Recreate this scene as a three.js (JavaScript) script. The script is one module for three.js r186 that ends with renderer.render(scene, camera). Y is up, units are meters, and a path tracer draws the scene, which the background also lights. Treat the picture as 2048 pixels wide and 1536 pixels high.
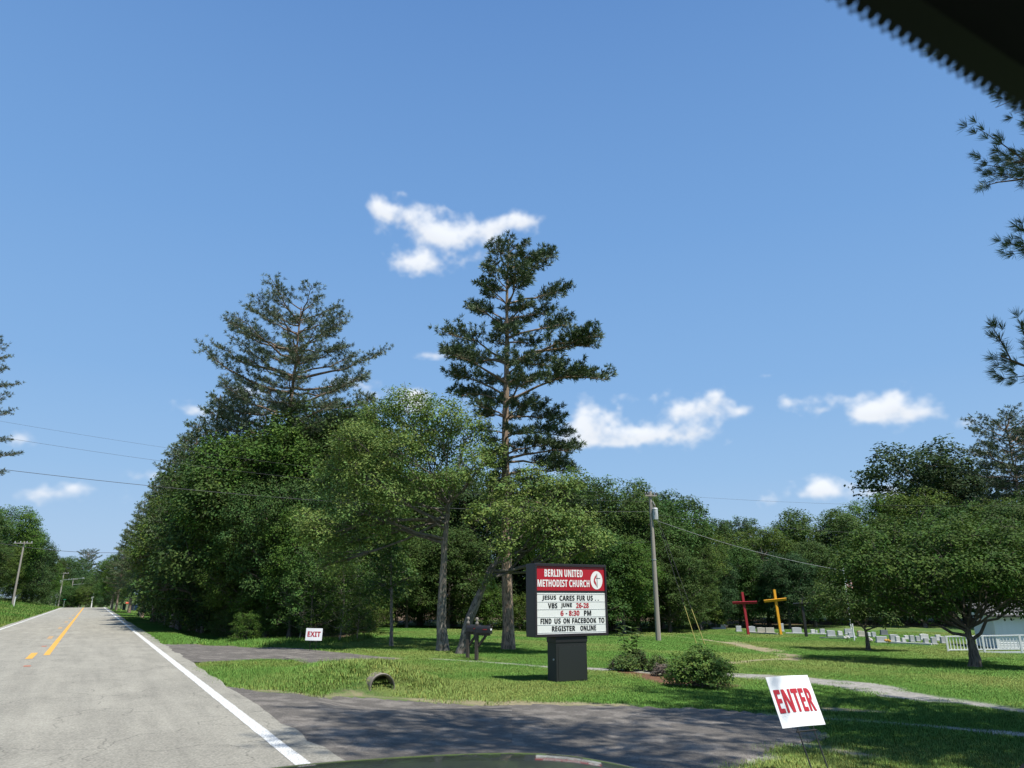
import * as THREE from 'three';
import { mergeGeometries } from 'three/addons/utils/BufferGeometryUtils.js';
import { RoundedBoxGeometry } from 'three/addons/geometries/RoundedBoxGeometry.js';
import { FontLoader } from 'three/addons/loaders/FontLoader.js';

// ---------------------------------------------------------------- camera, sky, sun, exposure
const scene = new THREE.Scene();
const EYE = 1.75, FOCAL = 1425, HORIZON = 1195;                 // photo pixels (2048 x 1536)
const PITCH = Math.atan((HORIZON - 768) / FOCAL);
const camera = new THREE.PerspectiveCamera(2 * Math.atan(768 / FOCAL) * 180 / Math.PI, 4 / 3, 0.05, 4000);
camera.position.set(0, EYE, 0);
camera.rotation.set(PITCH, 0, 0);
camera.focus = 24; camera.userData.fStop = 9;                   // a small compact camera: only the windshield edge is soft
scene.add(camera);

const renderer = new THREE.WebGLRenderer({ antialias: true });
renderer.setSize(1024, 768);
renderer.toneMapping = THREE.LinearToneMapping;
renderer.toneMappingExposure = 1.3;
renderer.shadowMap.enabled = true;

const SUN = new THREE.Vector3(0.36, 1, 0.38).normalize();
const sun = new THREE.DirectionalLight(new THREE.Color(1, 0.955, 0.87), 4.9);
sun.position.copy(SUN).multiplyScalar(200);
sun.castShadow = true;
sun.shadow.mapSize.set(4096, 4096);
Object.assign(sun.shadow.camera, { left: -120, right: 120, top: 140, bottom: -60, near: 1, far: 600 });
scene.add(sun, sun.target);

// ---------------------------------------------------------------- helpers: numbers
function rng(seed) { let a = seed >>> 0; return () => { a = (a + 0x6D2B79F5) | 0; let t = Math.imul(a ^ (a >>> 15), 1 | a); t = (t + Math.imul(t ^ (t >>> 7), 61 | t)) ^ t; return ((t ^ (t >>> 14)) >>> 0) / 4294967296; }; }
const clamp = (x, a = 0, b = 1) => Math.min(b, Math.max(a, x));
const lerp = (a, b, t) => a + (b - a) * t;
const sstep = (a, b, x) => { const t = clamp((x - a) / (b - a)); return t * t * (3 - 2 * t); };
const NZ = 256, noiseTab = (() => { const r = rng(77), t = new Float32Array(NZ * NZ); for (let i = 0; i < t.length; i++) t[i] = r(); return t; })();
function vnoise(x, y) {                                           // value noise 0..1, period 256
  const xi = Math.floor(x), yi = Math.floor(y), fx = x - xi, fy = y - yi;
  const u = fx * fx * (3 - 2 * fx), v = fy * fy * (3 - 2 * fy);
  const x0 = xi & 255, x1 = (xi + 1) & 255, y0 = (yi & 255) << 8, y1 = ((yi + 1) & 255) << 8;
  const a = noiseTab[y0 | x0], b = noiseTab[y0 | x1], c = noiseTab[y1 | x0], d = noiseTab[y1 | x1];
  return a + (b - a) * u + (c - a) * v + (a - b - c + d) * u * v;
}
function fbm(x, y, n = 4) { let s = 0, a = 0.5, w = 0; for (let i = 0; i < n; i++) { s += a * vnoise(x + i * 17.3, y + i * 9.1); w += a; a *= 0.5; x *= 2.03; y *= 2.03; } return s / w; }
function table(pts) { return x => { if (x <= pts[0][0]) return pts[0][1]; for (let i = 1; i < pts.length; i++) if (x <= pts[i][0]) { const [a, b] = pts[i - 1], [c, d] = pts[i]; return b + (d - b) * (x - a) / (c - a); } return pts[pts.length - 1][1]; }; }

// ---------------------------------------------------------------- helpers: photo pixel -> direction -> place on the ground
const CP = Math.cos(PITCH), SP = Math.sin(PITCH);
function ray(px, py) { const a = (px - 1024) / FOCAL, b = (768 - py) / FOCAL; return new THREE.Vector3(a, b * CP + SP, -(CP - b * SP)).normalize(); }
const RD = [-0.49214, -0.87052], RT = [0.87052, -0.49214];        // along the road, to its right
const alongLat = (x, z) => [x * RD[0] + z * RD[1], x * RT[0] + z * RT[1]];
const fromRoad = (a, l) => [a * RD[0] + l * RT[0], a * RD[1] + l * RT[1]];

function roadProfile(a) { const d = a - 150; if (d < 0) return 0; if (d < 25) return -0.0004 * d * d; if (d < 250) return -0.25 - 0.02 * (d - 25); return -4.75; }
const crossR = table([[2.9, -0.03], [4.2, -0.1], [6, -0.2], [8, -0.26], [12, -0.34], [18, -0.48], [24, -0.66], [30, -0.85], [40, -0.95], [60, -0.9], [90, -0.6]]);
const CULVERT = { a: 16.55, l: 6.0 };                           // mouth of the drain pipe
function groundY(x, z) {
  const [a, l] = alongLat(x, z);
  let y;
  if (l > 2.95) {
    const keep = sstep(6, 16, l);
    y = roadProfile(a) * (1 - keep) + crossR(l);
    y += sstep(9, 20, l) * sstep(72, 118, a) * 2.2;                                // bank under the far trees
    const inDitch = sstep(3.6, 4.8, l) * (1 - sstep(6.4, 8.2, l));
    y -= 0.16 * inDitch * sstep(12.6, 14, a) * (1 - sstep(16.9, 17.6, a));          // ditch in front of the pipe
    y -= 0.20 * inDitch * sstep(30, 36, a);
    y += 0.5 * sstep(CULVERT.a - 0.02, CULVERT.a + 0.55, a) * (1 - sstep(CULVERT.a + 1.8, CULVERT.a + 4.6, a)) * Math.exp(-(((l - CULVERT.l) / 1.1) ** 2)); // earth over the pipe
    y += 0.035 * (fbm(x * 0.45, z * 0.45, 3) - 0.5) * sstep(3.2, 5, l);
  } else if (l < -4.85) {
    const w = sstep(-5, -15, l);
    y = roadProfile(a) * (1 - 0.75 * w) - 0.05 - 0.1 * sstep(-4.85, -6, l) + 1.45 * w * sstep(15, 115, a);
    y += 0.05 * (fbm(x * 0.3, z * 0.3, 3) - 0.5) * sstep(-5, -7, l);
  } else y = roadProfile(a) - 0.05;
  return y;
}
function hit(px, py) {                                            // where the line of sight meets the ground
  const d = ray(px, py); let t = 1, prev = 0;
  for (; t < 900; t *= 1.01) { if (EYE + d.y * t < groundY(d.x * t, d.z * t)) break; prev = t; }
  let lo = prev, hi = t; for (let i = 0; i < 24; i++) { const m = (lo + hi) / 2; if (EYE + d.y * m < groundY(d.x * m, d.z * m)) hi = m; else lo = m; }
  return new THREE.Vector3(d.x * hi, groundY(d.x * hi, d.z * hi), d.z * hi);
}
function sight(px, py, dist) { const d = ray(px, py), h = Math.hypot(d.x, d.z), t = dist / h; return new THREE.Vector3(d.x * t, EYE + d.y * t, d.z * t); }   // at a horizontal distance

// ---------------------------------------------------------------- sky: clear air with small fair-weather clouds
{
  const W = 4096, H = 2048, data = new Float32Array(W * H * 4);
  const ramp = [[-90, [0.30, 0.36, 0.40]], [-2, [0.36, 0.44, 0.50]], [0, [0.45, 0.60, 0.80]], [4, [0.40, 0.58, 0.81]], [9, [0.315, 0.52, 0.80]], [16, [0.24, 0.445, 0.765]], [28, [0.178, 0.365, 0.70]], [45, [0.122, 0.272, 0.59]], [60, [0.10, 0.235, 0.535]], [90, [0.09, 0.21, 0.50]]];
  const chan = [0, 1, 2].map(c => table(ramp.map(([e, v]) => [e, v[c]])));
  const blobs = [];
  const B = (px, py, rx, ry, k = 1) => { const d = ray(px, py), az = Math.atan2(d.x, -d.z), el = Math.asin(d.y); const s = 1 / FOCAL, off = Math.cos(Math.atan(Math.hypot(px - 1024, py - 768) / FOCAL)); blobs.push([az, el, rx * s * off / Math.cos(el), ry * s * off, k]); };
  for (const b of [[815, 438, 46, 26], [778, 424, 34, 17], [748, 410, 20, 12, 0.7], [862, 470, 30, 18], [912, 486, 40, 25], [960, 464, 46, 20], [1005, 444, 42, 17], [1042, 443, 30, 15], [835, 526, 42, 17], [925, 518, 30, 10, 0.5], [820, 555, 24, 7, 0.35],
    [1402, 812, 40, 30], [1352, 826, 40, 21], [1216, 846, 66, 30], [1300, 872, 92, 18], [1182, 836, 34, 25], [1388, 866, 38, 18], [1478, 824, 19, 11, 0.8], [1430, 792, 18, 15, 0.9], [1140, 884, 64, 22, 0.8], [1240, 884, 50, 14, 0.8],
    [1768, 820, 44, 26], [1832, 828, 42, 16], [1664, 803, 44, 15, 0.75], [1736, 830, 40, 14], [1790, 794, 20, 15, 0.9], [1575, 805, 12, 10, 0.6], [1640, 824, 22, 9, 0.5],
    [1596, 992, 66, 15, 0.9], [1640, 974, 22, 14, 0.9], [1742, 985, 38, 10, 0.55], [1536, 752, 20, 4, 0.5], [868, 712, 30, 6, 0.6], [384, 822, 32, 11, 0.8], [492, 784, 32, 13, 0.9], [836, 795, 62, 18, 0.9], [700, 770, 40, 8, 0.4], [292, 951, 56, 16, 0.9], [90, 992, 86, 15, 0.8], [142, 978, 40, 13, 0.8], [38, 878, 20, 10, 0.6], [1390, 1030, 42, 9, 0.45], [1945, 845, 40, 10, 0.3], [20, 955, 30, 8, 0.5], [1080, 940, 50, 10, 0.4]]) B(...b);
  const r = rng(5);                                                // the same kind of clouds goes on round the horizon
  for (let i = 0; i < 46; i++) { const az = 0.9 + r() * 4.5, el = 0.1 + r() * r() * 0.42; for (let k = 0; k < 4; k++) blobs.push([az + (r() - 0.5) * 0.16, el + (r() - 0.5) * 0.022, 0.02 + r() * 0.035, 0.008 + r() * 0.014, 0.9]); }
  const dens = new Float32Array(W * H);
  for (const [az, el, ra, re, k] of blobs) {
    const cx = ((az - Math.PI / 2 + Math.PI * 4) / (2 * Math.PI)) * W + W / 2, cy = (el / Math.PI + 0.5) * H;
    const wx = ra / (2 * Math.PI) * W, wy = re / Math.PI * H;
    for (let y = Math.floor(cy - wy * 2.6); y <= cy + wy * 2.6; y++) for (let x = Math.floor(cx - wx * 2.6); x <= cx + wx * 2.6; x++) {
      const q = ((x - cx) / wx) ** 2 + ((y - cy) / wy) ** 2; if (q < 6.5) dens[clamp(y, 0, H - 1) * W + (((x % W) + W) % W)] += k * Math.exp(-q * 0.9);
    }
  }
  for (let y = 0; y < H; y++) {
    const el = ((y + 0.5) / H - 0.5) * 180, c = [chan[0](el), chan[1](el), chan[2](el)];
    for (let x = 0; x < W; x++) {
      const i = y * W + x, o = i * 4; let m = 0, sh = 1;
      if (dens[i] > 0.03) {
        const n = fbm(x * 0.045, y * 0.06, 5), n2 = fbm(x * 0.016 + 50, y * 0.022 + 9, 3), n3 = fbm(x * 0.16, y * 0.2, 3);
        const d = Math.min(dens[i], 1.25) + (n - 0.5) * 1.7 + (n2 - 0.5) * 0.9 + (n3 - 0.5) * 0.6;
        m = sstep(0.18, 1.45, d) * 0.96;
        const up = dens[clamp(y + 9, 0, H - 1) * W + x], dn = dens[Math.max(0, y - 9) * W + x];
        sh = 0.93 + 0.07 * clamp(0.5 + (dn - up) * 0.8) + 0.05 * (n - 0.5);
      }
      data[o] = 0.785 * lerp(c[0], 0.92 * sh, m); data[o + 1] = 0.785 * lerp(c[1], 0.96 * sh, m); data[o + 2] = 0.785 * lerp(c[2], 1.02 * sh, m); data[o + 3] = 1;
    }
  }
  const t = new THREE.DataTexture(data, W, H, THREE.RGBAFormat, THREE.FloatType);
  t.mapping = THREE.EquirectangularReflectionMapping; t.magFilter = t.minFilter = THREE.LinearFilter; t.needsUpdate = true;
  scene.background = t; scene.environment = t;
}

// ---------------------------------------------------------------- helpers: objects
const taken = new Map();
function numbered(name) { const n = taken.get(name) || 0; taken.set(name, n + 1); return n ? `${name}_${String(n).padStart(3, '0')}` : name; }
const shade = o => { o.traverse(m => { if (m.isMesh) { m.castShadow = true; m.receiveShadow = true; } }); return o; };
function tag(o, label, category, group) { o.userData = { label, category }; if (group) o.userData.group = group; return o; }
function thing(name, label, category, pos, group) { const g = new THREE.Group(); g.name = numbered(name); scene.add(g); if (pos) g.position.copy(pos); return tag(g, label, category, group); }
function part(name, geo, mat, parent, label) { const m = new THREE.Mesh(geo, mat); m.name = name; m.castShadow = m.receiveShadow = true; if (label) m.userData.label = label; parent.add(m); return m; }
function solo(name, geo, mat, label, category, pos, group) { const m = part(numbered(name), geo, mat, scene); if (pos) m.position.copy(pos); return tag(m, label, category, group); }
function structure(name, geo, mat, label) { const m = part(numbered(name), geo, mat, scene); m.userData = { kind: 'structure' }; if (label) m.userData.label = label; return m; }
const std = (c, rough = 0.8, more = {}) => new THREE.MeshStandardMaterial({ color: Array.isArray(c) ? new THREE.Color().setRGB(...c) : new THREE.Color(c), roughness: rough, ...more });
function boxAt(w, h, d, x = 0, y = 0, z = 0, bevel = 0) { const g = bevel ? new RoundedBoxGeometry(w, h, d, 1, bevel) : new THREE.BoxGeometry(w, h, d); g.translate(x, y, z); return g; }
function tubeBetween(a, b, r0, r1 = r0, seg = 8) { const d = new THREE.Vector3().subVectors(b, a), g = new THREE.CylinderGeometry(r1, r0, d.length(), seg); g.applyQuaternion(new THREE.Quaternion().setFromUnitVectors(new THREE.Vector3(0, 1, 0), d.clone().normalize())); g.translate((a.x + b.x) / 2, (a.y + b.y) / 2, (a.z + b.z) / 2); return g; }
const V = (x, y, z) => new THREE.Vector3(x, y, z);

// a growing mesh: positions, normals, colours, faces
class Geo {
  constructor() { this.p = []; this.n = []; this.c = []; this.u = []; this.i = []; }
  v(x, y, z, nx, ny, nz, r, g, b, u = 0, w = 0) { this.p.push(x, y, z); this.n.push(nx, ny, nz); this.c.push(r, g, b); this.u.push(u, w); return this.p.length / 3 - 1; }
  build() {
    const g = new THREE.BufferGeometry();
    g.setAttribute('position', new THREE.Float32BufferAttribute(this.p, 3)); g.setAttribute('normal', new THREE.Float32BufferAttribute(this.n, 3));
    g.setAttribute('color', new THREE.Float32BufferAttribute(this.c, 3)); g.setAttribute('uv', new THREE.Float32BufferAttribute(this.u, 2));
    g.setIndex(this.i); return g;
  }
}
function pixelTexture(W, H, fn, { srgb = false, repeat = true } = {}) {      // fn(x, y, out) fills out[0..2] with 0..1 (stored as bytes)
  const d = new Uint8Array(W * H * 4), o = [0, 0, 0];
  for (let y = 0; y < H; y++) for (let x = 0; x < W; x++) { fn(x, y, o); const i = (y * W + x) * 4; d[i] = clamp(o[0]) * 255; d[i + 1] = clamp(o[1]) * 255; d[i + 2] = clamp(o[2]) * 255; d[i + 3] = 255; }
  const t = new THREE.DataTexture(d, W, H, THREE.RGBAFormat, THREE.UnsignedByteType);
  if (srgb) t.colorSpace = THREE.SRGBColorSpace;
  t.magFilter = THREE.LinearFilter; t.minFilter = THREE.LinearMipmapLinearFilter; t.generateMipmaps = true;
  if (repeat) t.wrapS = t.wrapT = THREE.RepeatWrapping;
  t.needsUpdate = true; return t;
}
const toS = v => v <= 0.0031308 ? v * 12.92 : 1.055 * Math.pow(v, 1 / 2.4) - 0.055;
const srgb3 = (o, r, g, b) => { o[0] = toS(clamp(r)); o[1] = toS(clamp(g)); o[2] = toS(clamp(b)); };
// ---------------------------------------------------------------- ground, road, drives
const polyHit = list => list.map(p => { const h = hit(p[0], p[1]); return [h.x, h.z, p[2] ?? 0.5]; });
function polyDist(poly, x, z) {                                   // signed by each vertex's own half width: < 0 inside the band
  let best = 1e9;
  if (!poly.box) { poly.box = [1e9, -1e9, 1e9, -1e9]; for (const [a, b, w] of poly) { poly.box[0] = Math.min(poly.box[0], a - w - 1); poly.box[1] = Math.max(poly.box[1], a + w + 1); poly.box[2] = Math.min(poly.box[2], b - w - 1); poly.box[3] = Math.max(poly.box[3], b + w + 1); } }
  if (x < poly.box[0] || x > poly.box[1] || z < poly.box[2] || z > poly.box[3]) return 9;
  for (let i = 1; i < poly.length; i++) {
    const [ax, az, aw] = poly[i - 1], [bx, bz, bw] = poly[i], dx = bx - ax, dz = bz - az;
    const t = clamp(((x - ax) * dx + (z - az) * dz) / (dx * dx + dz * dz)), ex = x - ax - dx * t, ez = z - az - dz * t, d = Math.sqrt(ex * ex + ez * ez) - lerp(aw, bw, t);
    if (d < best) best = d;
  }
  return best;
}
const gravelBands = [
  polyHit([[860, 1318, 0.15], [960, 1324, 0.2], [1100, 1334, 0.4], [1240, 1341, 0.6], [1460, 1350, 0.85], [1620, 1360, 1.0], [1700, 1368, 0.95], [1760, 1380, 0.75], [1830, 1394, 0.8], [1950, 1408, 0.5], [2060, 1425, 0.4]]),
  polyHit([[1545, 1432, 0.3], [1700, 1440, 0.18], [1850, 1452, 0.2], [2040, 1470, 0.3]]),
  polyHit([[1520, 1478, 0.14], [1600, 1490, 0.16], [1690, 1510, 0.12]]),
  polyHit([[1460, 1524, 0.22], [1530, 1512, 0.2]]),
];
const dirtBands = [
  polyHit([[1330, 1270, 0.35], [1395, 1278, 0.4], [1470, 1288, 0.7], [1530, 1300, 1.1], [1575, 1312, 0.9], [1600, 1324, 0.2]]),
  polyHit([[1335, 1264, 0.2], [1420, 1274, 0.25], [1500, 1288, 0.3]]),
  polyHit([[1440, 1328, 0.25], [1500, 1322, 0.5], [1560, 1318, 0.6]]),
  polyHit([[1205, 1270, 0.3], [1290, 1276, 0.35]]), polyHit([[1270, 1261, 0.3], [1330, 1264, 0.3]]),
  polyHit([[500, 1381, 0.08], [600, 1387, 0.16], [700, 1391, 0.2], [800, 1396, 0.22], [900, 1404, 0.26], [1050, 1408, 0.3], [1250, 1410, 0.2]]),
  polyHit([[530, 1294, 0.1], [600, 1297, 0.15], [700, 1307, 0.15]]),
  polyHit([[330, 1288, 0.05], [420, 1287, 0.12]]), polyHit([[770, 1316, 0.4], [795, 1319, 0.3]]),
  polyHit([[285, 1206, 2.0], [310, 1198, 3]]), polyHit([[235, 1213, 0.6], [205, 1214, 0.5]]),
  polyHit([[1660, 1420, 0.35], [1760, 1424, 0.2]]), polyHit([[1680, 1500, 0.2], [1730, 1512, 0.25]]),
];
const mulchBand = polyHit([[1240, 1343, 0.35], [1300, 1352, 0.5], [1380, 1368, 0.85], [1430, 1370, 0.75]]);
const strawBand = polyHit([[850, 1242, 1.4], [1000, 1242, 0.8]]);
const edgeAt = table([[232, 1213.5], [290, 1232], [335, 1246], [400, 1270], [480, 1287], [560, 1286], [640, 1284], [700, 1282], [745, 1270], [790, 1246], [900, 1239], [1050, 1241], [1150, 1239], [1300, 1243], [1450, 1249], [1600, 1250], [1800, 1252], [2080, 1254]].map(([x, y]) => { const h = hit(x, y); return [Math.atan2(h.x, -h.z), Math.hypot(h.x, h.z)]; }));
const inWoods = (x, z) => { const az = Math.atan2(x, -z); return az > -0.52 && z < 0 ? sstep(-0.4, 1.2, Math.sqrt(x * x + z * z) - edgeAt(az)) : 0; };

// drives: bands between two edges, laid over the ground
const shoulder = ([x, z]) => { const [a] = alongLat(x, z); return fromRoad(a, 2.5); };
const topEdge = polyHit([[452, 1379], [520, 1384], [600, 1390], [680, 1394], [760, 1398], [900, 1408], [1030, 1411], [1240, 1413], [1380, 1416], [1460, 1420], [1540, 1430], [1600, 1446], [1660, 1475]]);
const nearEdge = [...[[5.4, 2.5], [4.4, 3.4], [3.9, 4.4], [3.9, 5.2]].map(([a, l]) => fromRoad(a, l)), ...polyHit([[1440, 1560], [1500, 1520], [1545, 1497], [1600, 1487], [1660, 1478]])];
topEdge.unshift(shoulder(topEdge[0]));
const exitTop = polyHit([[338, 1291], [400, 1289.5], [470, 1290.5], [560, 1295], [640, 1301], [720, 1309], [790, 1317]]);
const exitLow = polyHit([[384, 1329], [440, 1324], [520, 1320], [600, 1320], [680, 1323], [740, 1326], [790, 1319]]);
exitTop.unshift(shoulder(exitTop[0])); exitLow.unshift(shoulder(exitLow[0]));
function resample(poly, n) { const L = [0]; for (let i = 1; i < poly.length; i++) L.push(L[i - 1] + Math.hypot(poly[i][0] - poly[i - 1][0], poly[i][1] - poly[i - 1][1])); const out = []; for (let k = 0; k <= n; k++) { const s = L[L.length - 1] * k / n; let i = 1; while (i < L.length - 1 && L[i] < s) i++; const t = (s - L[i - 1]) / (L[i] - L[i - 1] || 1); out.push([lerp(poly[i - 1][0], poly[i][0], t), lerp(poly[i - 1][1], poly[i][1], t)]); } return out; }
function bandGeometry(A, B, n, m, lift, jag) {
  const a = resample(A, n), b = resample(B, n), g = new Geo();
  for (let i = 0; i <= n; i++) for (let j = 0; j <= m; j++) {
    const ja = jag * (fbm(i * 0.5, 3.1, 4) - 0.5) * 2.6, jb = jag * (fbm(i * 0.5, 33.1, 4) - 0.5) * 2.6, w = Math.hypot(a[i][0] - b[i][0], a[i][1] - b[i][1]) || 1;
    const t = lerp(-ja / w, 1 + jb / w, j / m), x = lerp(a[i][0], b[i][0], t), z = lerp(a[i][1], b[i][1], t);
    const [al, la] = alongLat(x, z);
    const y = la < 2.95 ? roadProfile(al) - 0.006 : Math.max(groundY(x, z) + lift * (j === 0 || j === m ? 0.2 : 1), 0);
    g.v(x, la < 2.95 ? y : groundY(x, z) + lift * (j === 0 || j === m ? 0.2 : 1), z, 0, 1, 0, 1, 1, 1, x, z);
  }
  for (let i = 0; i < n; i++) for (let j = 0; j < m; j++) { const k = i * (m + 1) + j; g.i.push(k, k + 1, k + m + 1, k + 1, k + m + 2, k + m + 1); }
  const q = g.build(); q.computeVertexNormals(); const nn = q.attributes.normal; if (nn.getY(5) < 0) { const ix = q.index.array; for (let i = 0; i < ix.length; i += 3) { const t = ix[i]; ix[i] = ix[i + 1]; ix[i + 1] = t; } q.computeVertexNormals(); }
  return q;
}
const insidePoly = (poly, x, z) => { let s = false; for (let i = 0, j = poly.length - 1; i < poly.length; j = i++) { const [xi, zi] = poly[i], [xj, zj] = poly[j]; if ((zi > z) !== (zj > z) && x < (xj - xi) * (z - zi) / (zj - zi) + xi) s = !s; } return s; };
const enterPoly = [...topEdge, ...[...nearEdge].reverse()], exitPoly = [...exitTop, ...[...exitLow].reverse()];

// colour of the near ground: grass thatch, worn earth, gravel, needles and leaf litter, each with its own grain
const NEAR = { l0: -30, l1: 74, a0: -12, a1: 106 };
const lawnMap = pixelTexture(2048, 2048, (px, py, o) => {
  const la = lerp(NEAR.l0, NEAR.l1, (px + 0.5) / 2048), aa = lerp(NEAR.a0, NEAR.a1, (py + 0.5) / 2048), x = aa * RD[0] + la * RT[0], z = aa * RD[1] + la * RT[1];
  const n1 = fbm(x * 0.22, z * 0.22, 4), n2 = fbm(x * 1.7, z * 1.7, 3), n3 = noiseTab[(px * 7 + py * 131) & 65535];
  const dry = sstep(0.42, 0.68, n1 + (n2 - 0.5) * 0.35);
  let r = lerp(0.075, 0.140, dry), g = lerp(0.150, 0.185, dry), b = lerp(0.026, 0.045, dry);
  const k = 0.72 + 0.36 * n2 + 0.22 * n3; r *= k; g *= k; b *= k;
  const e = (fbm(x * 1.1 + 40, z * 1.1, 4) - 0.5) * 1.1 + (n3 - 0.5) * 0.25;
  let m = 0; for (const p of dirtBands) m = Math.max(m, sstep(0.22, -0.25, polyDist(p, x, z) + e));
  const tone = 0.75 + 0.5 * n3;
  r = lerp(r, 0.34 * tone, m * 0.85); g = lerp(g, 0.275 * tone, m * 0.85); b = lerp(b, 0.17 * tone, m * 0.85);
  m = 0; for (const p of gravelBands) m = Math.max(m, sstep(0.25, -0.2, polyDist(p, x, z) + e * 1.2));
  const st = 0.6 + 0.75 * n3; r = lerp(r, 0.35 * st, m); g = lerp(g, 0.33 * st, m); b = lerp(b, 0.29 * st, m);
  m = sstep(0.25, -0.2, polyDist(mulchBand, x, z) + e * 0.7); r = lerp(r, 0.17 * tone, m); g = lerp(g, 0.085 * tone, m); b = lerp(b, 0.04 * tone, m);
  m = Math.max(inWoods(x, z), 0.8 * sstep(0.5, -0.3, polyDist(strawBand, x, z) + e)); r = lerp(r, 0.135 * tone, m); g = lerp(g, 0.09 * tone, m); b = lerp(b, 0.05 * tone, m);
  srgb3(o, r, g, b);
}, { srgb: true, repeat: false });
const fineBump = pixelTexture(512, 512, (x, y, o) => { o[0] = o[1] = o[2] = 0.5 * noiseTab[(x * 193 + y * 7717) & 65535] + 0.5 * fbm(x / 8, y / 8, 3); });
// grid lines run along and across the road, closer together near it
const steps = (a, b, s) => { const o = []; for (let v = a; v < b - 1e-6; v += s) o.push(v); return o; };
const latNear = [...steps(-30, -6, 0.8), -6, -5.4, -4.87, -4.83, -3, 0, 2.5, 2.93, 2.97, ...steps(3.2, 16, 0.35), ...steps(16, 40, 0.6), ...steps(40, 74, 1), 74], alNear = [...steps(-12, 40, 0.45), ...steps(40, 106, 1), 106];
function roadGrid(lats, als, skip, uv) {
  const g = new Geo(), w = lats.length; for (const a of als) for (const l of lats) { const [x, z] = fromRoad(a, l); g.v(x, groundY(x, z), z, 0, 1, 0, 1, 1, 1, ...uv(l, a)); }
  for (let j = 0; j < als.length - 1; j++) for (let i = 0; i < w - 1; i++) { if (skip((lats[i] + lats[i + 1]) / 2, (als[j] + als[j + 1]) / 2)) continue; const k = j * w + i; g.i.push(k, k + 1, k + w, k + 1, k + w + 1, k + w); }
  const q = g.build(); q.deleteAttribute('color'); q.computeVertexNormals(); return q;
}
{
  const bump = fineBump.clone(); bump.repeat.set(60, 60); bump.needsUpdate = true;
  structure('lawn', roadGrid(latNear, alNear, () => false, (l, a) => [(l - NEAR.l0) / (NEAR.l1 - NEAR.l0), (a - NEAR.a0) / (NEAR.a1 - NEAR.a0)]), new THREE.MeshStandardMaterial({ map: lawnMap, roughness: 1, bumpMap: bump, bumpScale: 0.03 }));
  // the land beyond, out to the horizon
  const far = (s, e) => Array.from({ length: 18 }, (_, k) => s + (e - s) * Math.pow((k + 1) / 18, 2.4)), map = pixelTexture(512, 512, (x, y, o) => { const n = fbm(x / 32, y / 32, 4), n3 = noiseTab[(x * 61 + y * 937) & 65535]; const d = sstep(0.4, 0.65, n), k = 0.75 + 0.5 * n3; srgb3(o, lerp(0.075, 0.125, d) * k, lerp(0.13, 0.16, d) * k, 0.032 * k); }, { srgb: true });
  const lats = [...far(-30, -1500).reverse(), ...latNear, ...far(74, 1500)], als = [...far(-12, -500).reverse(), ...alNear, ...steps(109, 200, 3), ...steps(200, 440, 10), ...far(440, 1900)];
  structure('ground', roadGrid(lats, als, (l, a) => l > NEAR.l0 && l < NEAR.l1 && a > NEAR.a0 && a < NEAR.a1, (l, a) => [l / 9, a / 9]), new THREE.MeshStandardMaterial({ map, roughness: 1 }));
}
// road surface: worn grey asphalt with cracks; uv runs in metres (8 m across, 32 m along to one tile)
const cracks = []; { const r = rng(31); for (let k = 0; k < 150; k++) { let x = r() * 512, y = r() * 2048, a = r() < 0.6 ? (r() - 0.5) * 0.5 : Math.PI / 2 + (r() - 0.5) * 0.8; const n = 30 + r() * 130; for (let s = 0; s < n; s++) { cracks.push([x, y]); x += Math.cos(a) * 1.6; y += Math.sin(a) * 1.6; a += (r() - 0.5) * 0.9; a *= 0.985; } } }
const crackTab = new Float32Array(512 * 2048); for (const [x, y] of cracks) { const xi = Math.floor(x) & 511, yi = Math.floor(y) & 2047; crackTab[yi * 512 + xi] = 1; if (((xi * 7 + yi) & 3) === 0) crackTab[yi * 512 + ((xi + 1) & 511)] = 0.7; }
const roadMap = pixelTexture(512, 2048, (x, y, o) => {
  const n3 = noiseTab[(x * 377 + y * 1291) & 65535], n = fbm(x / 32, y / 64, 4), n2 = fbm(x / 10 + 90, y / 160, 3);
  let k = 0.25 * (0.42 + 0.62 * n3 + 0.36 * n + 0.26 * n2);
  k *= 1 - 0.58 * crackTab[y * 512 + x];
  srgb3(o, k * 1.1, k * 1.04, k * 0.86);
}, { srgb: true });
const tarMap = pixelTexture(1024, 1024, (x, y, o) => {
  const n3 = noiseTab[(x * 501 + y * 2777) & 65535], n = fbm(x / 64, y / 64, 4), n2 = fbm(x / 6, y / 6, 2), lightStone = n3 > 0.82 ? 2.3 : 1;
  const k = 0.078 * (0.4 + 0.5 * n + 0.6 * n2 + 0.3 * n3) * lightStone + 0.06 * sstep(0.5, 0.72, n) * (n3 > 0.45 ? 1.3 : 0.3);
  srgb3(o, k * 1.13, k * 1.01, k * 0.87);
}, { srgb: true });
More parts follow.
